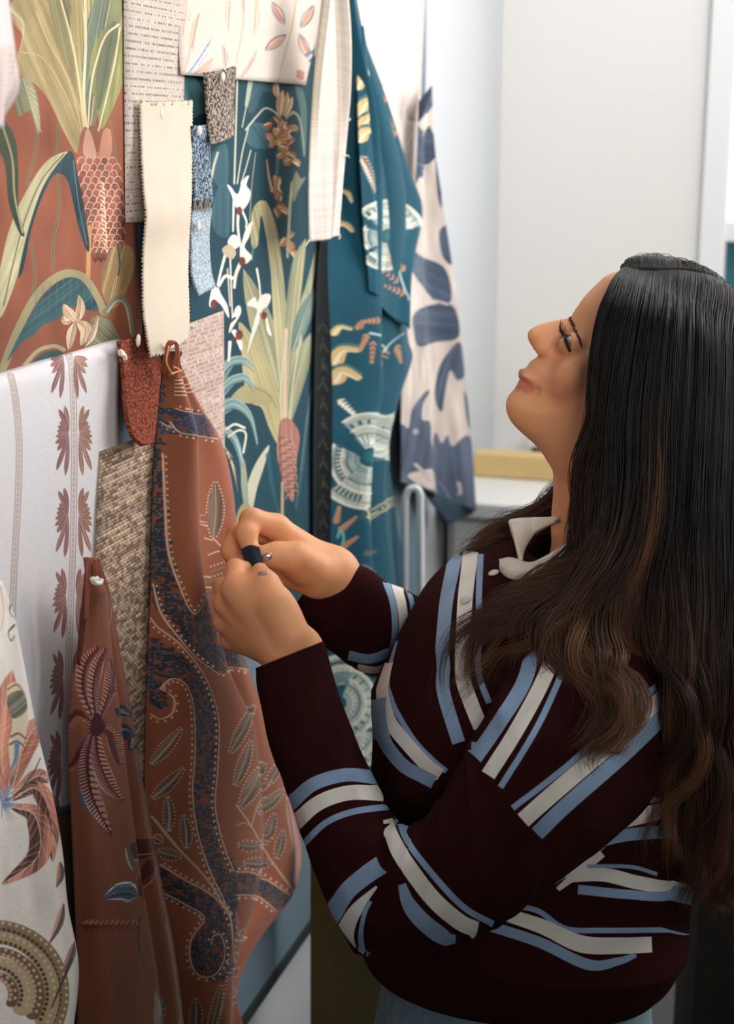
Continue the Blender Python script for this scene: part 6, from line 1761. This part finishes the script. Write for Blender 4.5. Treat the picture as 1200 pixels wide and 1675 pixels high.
def gpos(G, s_):
    """curves at fractional guide numbers"""
    s_ = np.clip(np.atleast_1d(s_), 0, len(G) - 1.0001); i = s_.astype(int); f = (s_ - i)[:, None, None]
    a, b_, c, d = G[np.maximum(i - 1, 0)], G[i], G[i + 1], G[np.minimum(i + 2, len(G) - 1)]
    return 0.5 * (2 * b_ + (c - a) * f + (2 * a - 5 * b_ + 4 * c - d) * f * f + (3 * b_ - a - 3 * c + d) * f ** 3)
hr = np.random.default_rng(11)
strands = []; radii = []; tints = []
T_ = np.linspace(0, 1, NT)
def lock(G, s0, spread, n, depth, wav, t_end=1.0, rad=.00034, lift=0.0):
    c0 = gpos(G, s0)[0]
    ph1 = s0 * 1.9 + hr.normal() * .55; fr = 2.55 + hr.normal() * .18
    tw = CAMP - c0; tw /= np.linalg.norm(tw, axis=1)[:, None]
    tan = np.gradient(c0, axis=0); tan /= np.linalg.norm(tan, axis=1)[:, None] + 1e-9
    sd = np.cross(tan, tw); sd /= np.linalg.norm(sd, axis=1)[:, None] + 1e-9
    env = np.clip((T_ - .22) / .45, 0, 1) ** 1.3
    wave = wav * env * np.sin(2 * math.pi * fr * T_ + ph1); wave2 = wav * .9 * env * np.cos(2 * math.pi * fr * T_ + ph1 + .5)
    p = gpos(G, s0 + hr.normal(size=n) * spread)
    cl = np.clip(.25 + .75 * np.clip((T_ - .15) / .6, 0, 1), 0, 1)[None] * hr.uniform(.5, .9, (n, 1))       # gather towards the lock's middle
    p = p * (1 - cl[..., None] * .93) + c0[None] * (cl[..., None] * .93)
    off = hr.normal(size=(n, 2)) * .0034
    fl = np.interp(T_, [0, .12, .5, 1], [.15, .8, 1, .7])
    j = np.cumsum(hr.normal(size=(n, NT, 2)), axis=1) * .00026
    arch = lift * np.exp(-((T_ - .05) / .05) ** 2)
    p = p + sd[None] * (wave + off[:, :1] * fl + j[..., 0])[..., None] + tw[None] * (wave2 * .6 + off[:, 1:] * fl + depth * np.clip(T_ / .1, 0, 1) + j[..., 1])[..., None]
    p[..., 2] += arch
    e = t_end * hr.uniform(.84, 1.0, n)
    tints.extend(np.clip(np.exp(hr.normal(-.12, .45)) + hr.normal(size=n) * .12, .3, 3.0))
    for k in range(n):
        q = np.linspace(0, e[k], NT)
        strands.append(np.stack([np.interp(q, T_, p[k, :, m]) for m in range(3)], -1))
        radii.append(rad * np.interp(T_, [0, .1, .7, 1], [.8, 1, .9, .15]))
for k in range(185):
    s0 = hr.uniform(0.12, 7.9)
    te = hr.uniform(.84, 1.0)
    if s0 < 1.5: te = hr.uniform(.60, 1.0)
    if 3.15 < s0 < 3.8: te = hr.uniform(.5, .64)
    lock(GN, s0, .085, 64, hr.uniform(-.010, .014), hr.uniform(.010, .021), te, lift=.004)
for k in range(16):
    lock(GN, hr.uniform(0.02, .7), .05, 44, hr.uniform(-.004, .006), hr.uniform(.005, .010), hr.uniform(.5, .95), lift=.003)
for k in range(70):
    lock(GF, hr.uniform(0, 3.9), .12, 50, hr.uniform(-.003, .003), hr.uniform(.003, .007), hr.uniform(.82, 1.0), lift=.006)
for k in range(24):
    lock(GF, hr.uniform(0, 1.1), .10, 40, hr.uniform(-.006, .006), hr.uniform(.004, .008), hr.uniform(.7, 1.0))
for k in range(22):                                    # loose wisps
    lock(GN, hr.uniform(0.0, 2.6), .04, 7, hr.uniform(.006, .016), .018, hr.uniform(.9, 1.0), .00024)
for k in range(10):
    lock(GF, hr.uniform(0.0, .8), .05, 6, .004, .014, 1.0, .00022)
hc = bpy.data.hair_curves.new('hair')
hc.add_curves([NT] * len(strands))
hc.attributes['position'].data.foreach_set('vector', np.array(strands, np.float32).ravel()) if 'position' in hc.attributes else hc.position_data.foreach_set('vector', np.array(strands, np.float32).ravel())
ra = hc.attributes.get('radius') or hc.attributes.new('radius', 'FLOAT', 'POINT')
ra.data.foreach_set('value', np.array(radii, np.float32).ravel())
ta = hc.attributes.new('tint', 'FLOAT', 'CURVE'); ta.data.foreach_set('value', np.array(tints, np.float32))
hc.materials.append(M_hair)
hair = bpy.data.objects.new('hair', hc)
COL.objects.link(hair); hair.parent = person; hair.matrix_parent_inverse = Matrix.Translation(-Vector(person.location))
hair['label'] = 'long wavy dark brown hair with lighter ends'
# dark underlayer that keeps the curtain of hair closed
def under(G, push, t0, t1, s0, s1, ns=40):
    j0, j1 = int(t0 * (NT - 1)), int(t1 * (NT - 1))
    rows = []
    for s_ in np.linspace(s0, s1, ns):
        c = gpos(G, s_)[0][j0:j1 + 1]
        tw = CAMP - c; tw /= np.linalg.norm(tw, axis=1)[:, None]
        rows.append(c - tw * push)
    n_ = j1 - j0 + 1
    o = mesh_obj('hair_underlayer', np.vstack(rows), grid_faces(n_, ns), M_hairbase, hair)
    return solidify(o, .004, 0)
under(GN, .014, .02, .55, 1.6, 8.0)
under(GN, .018, .5, .80, 4.2, 8.0)
under(GN, .010, .03, .50, .35, 2.0)
under(GF, -.004, .02, .85, 0.6, 4.0)
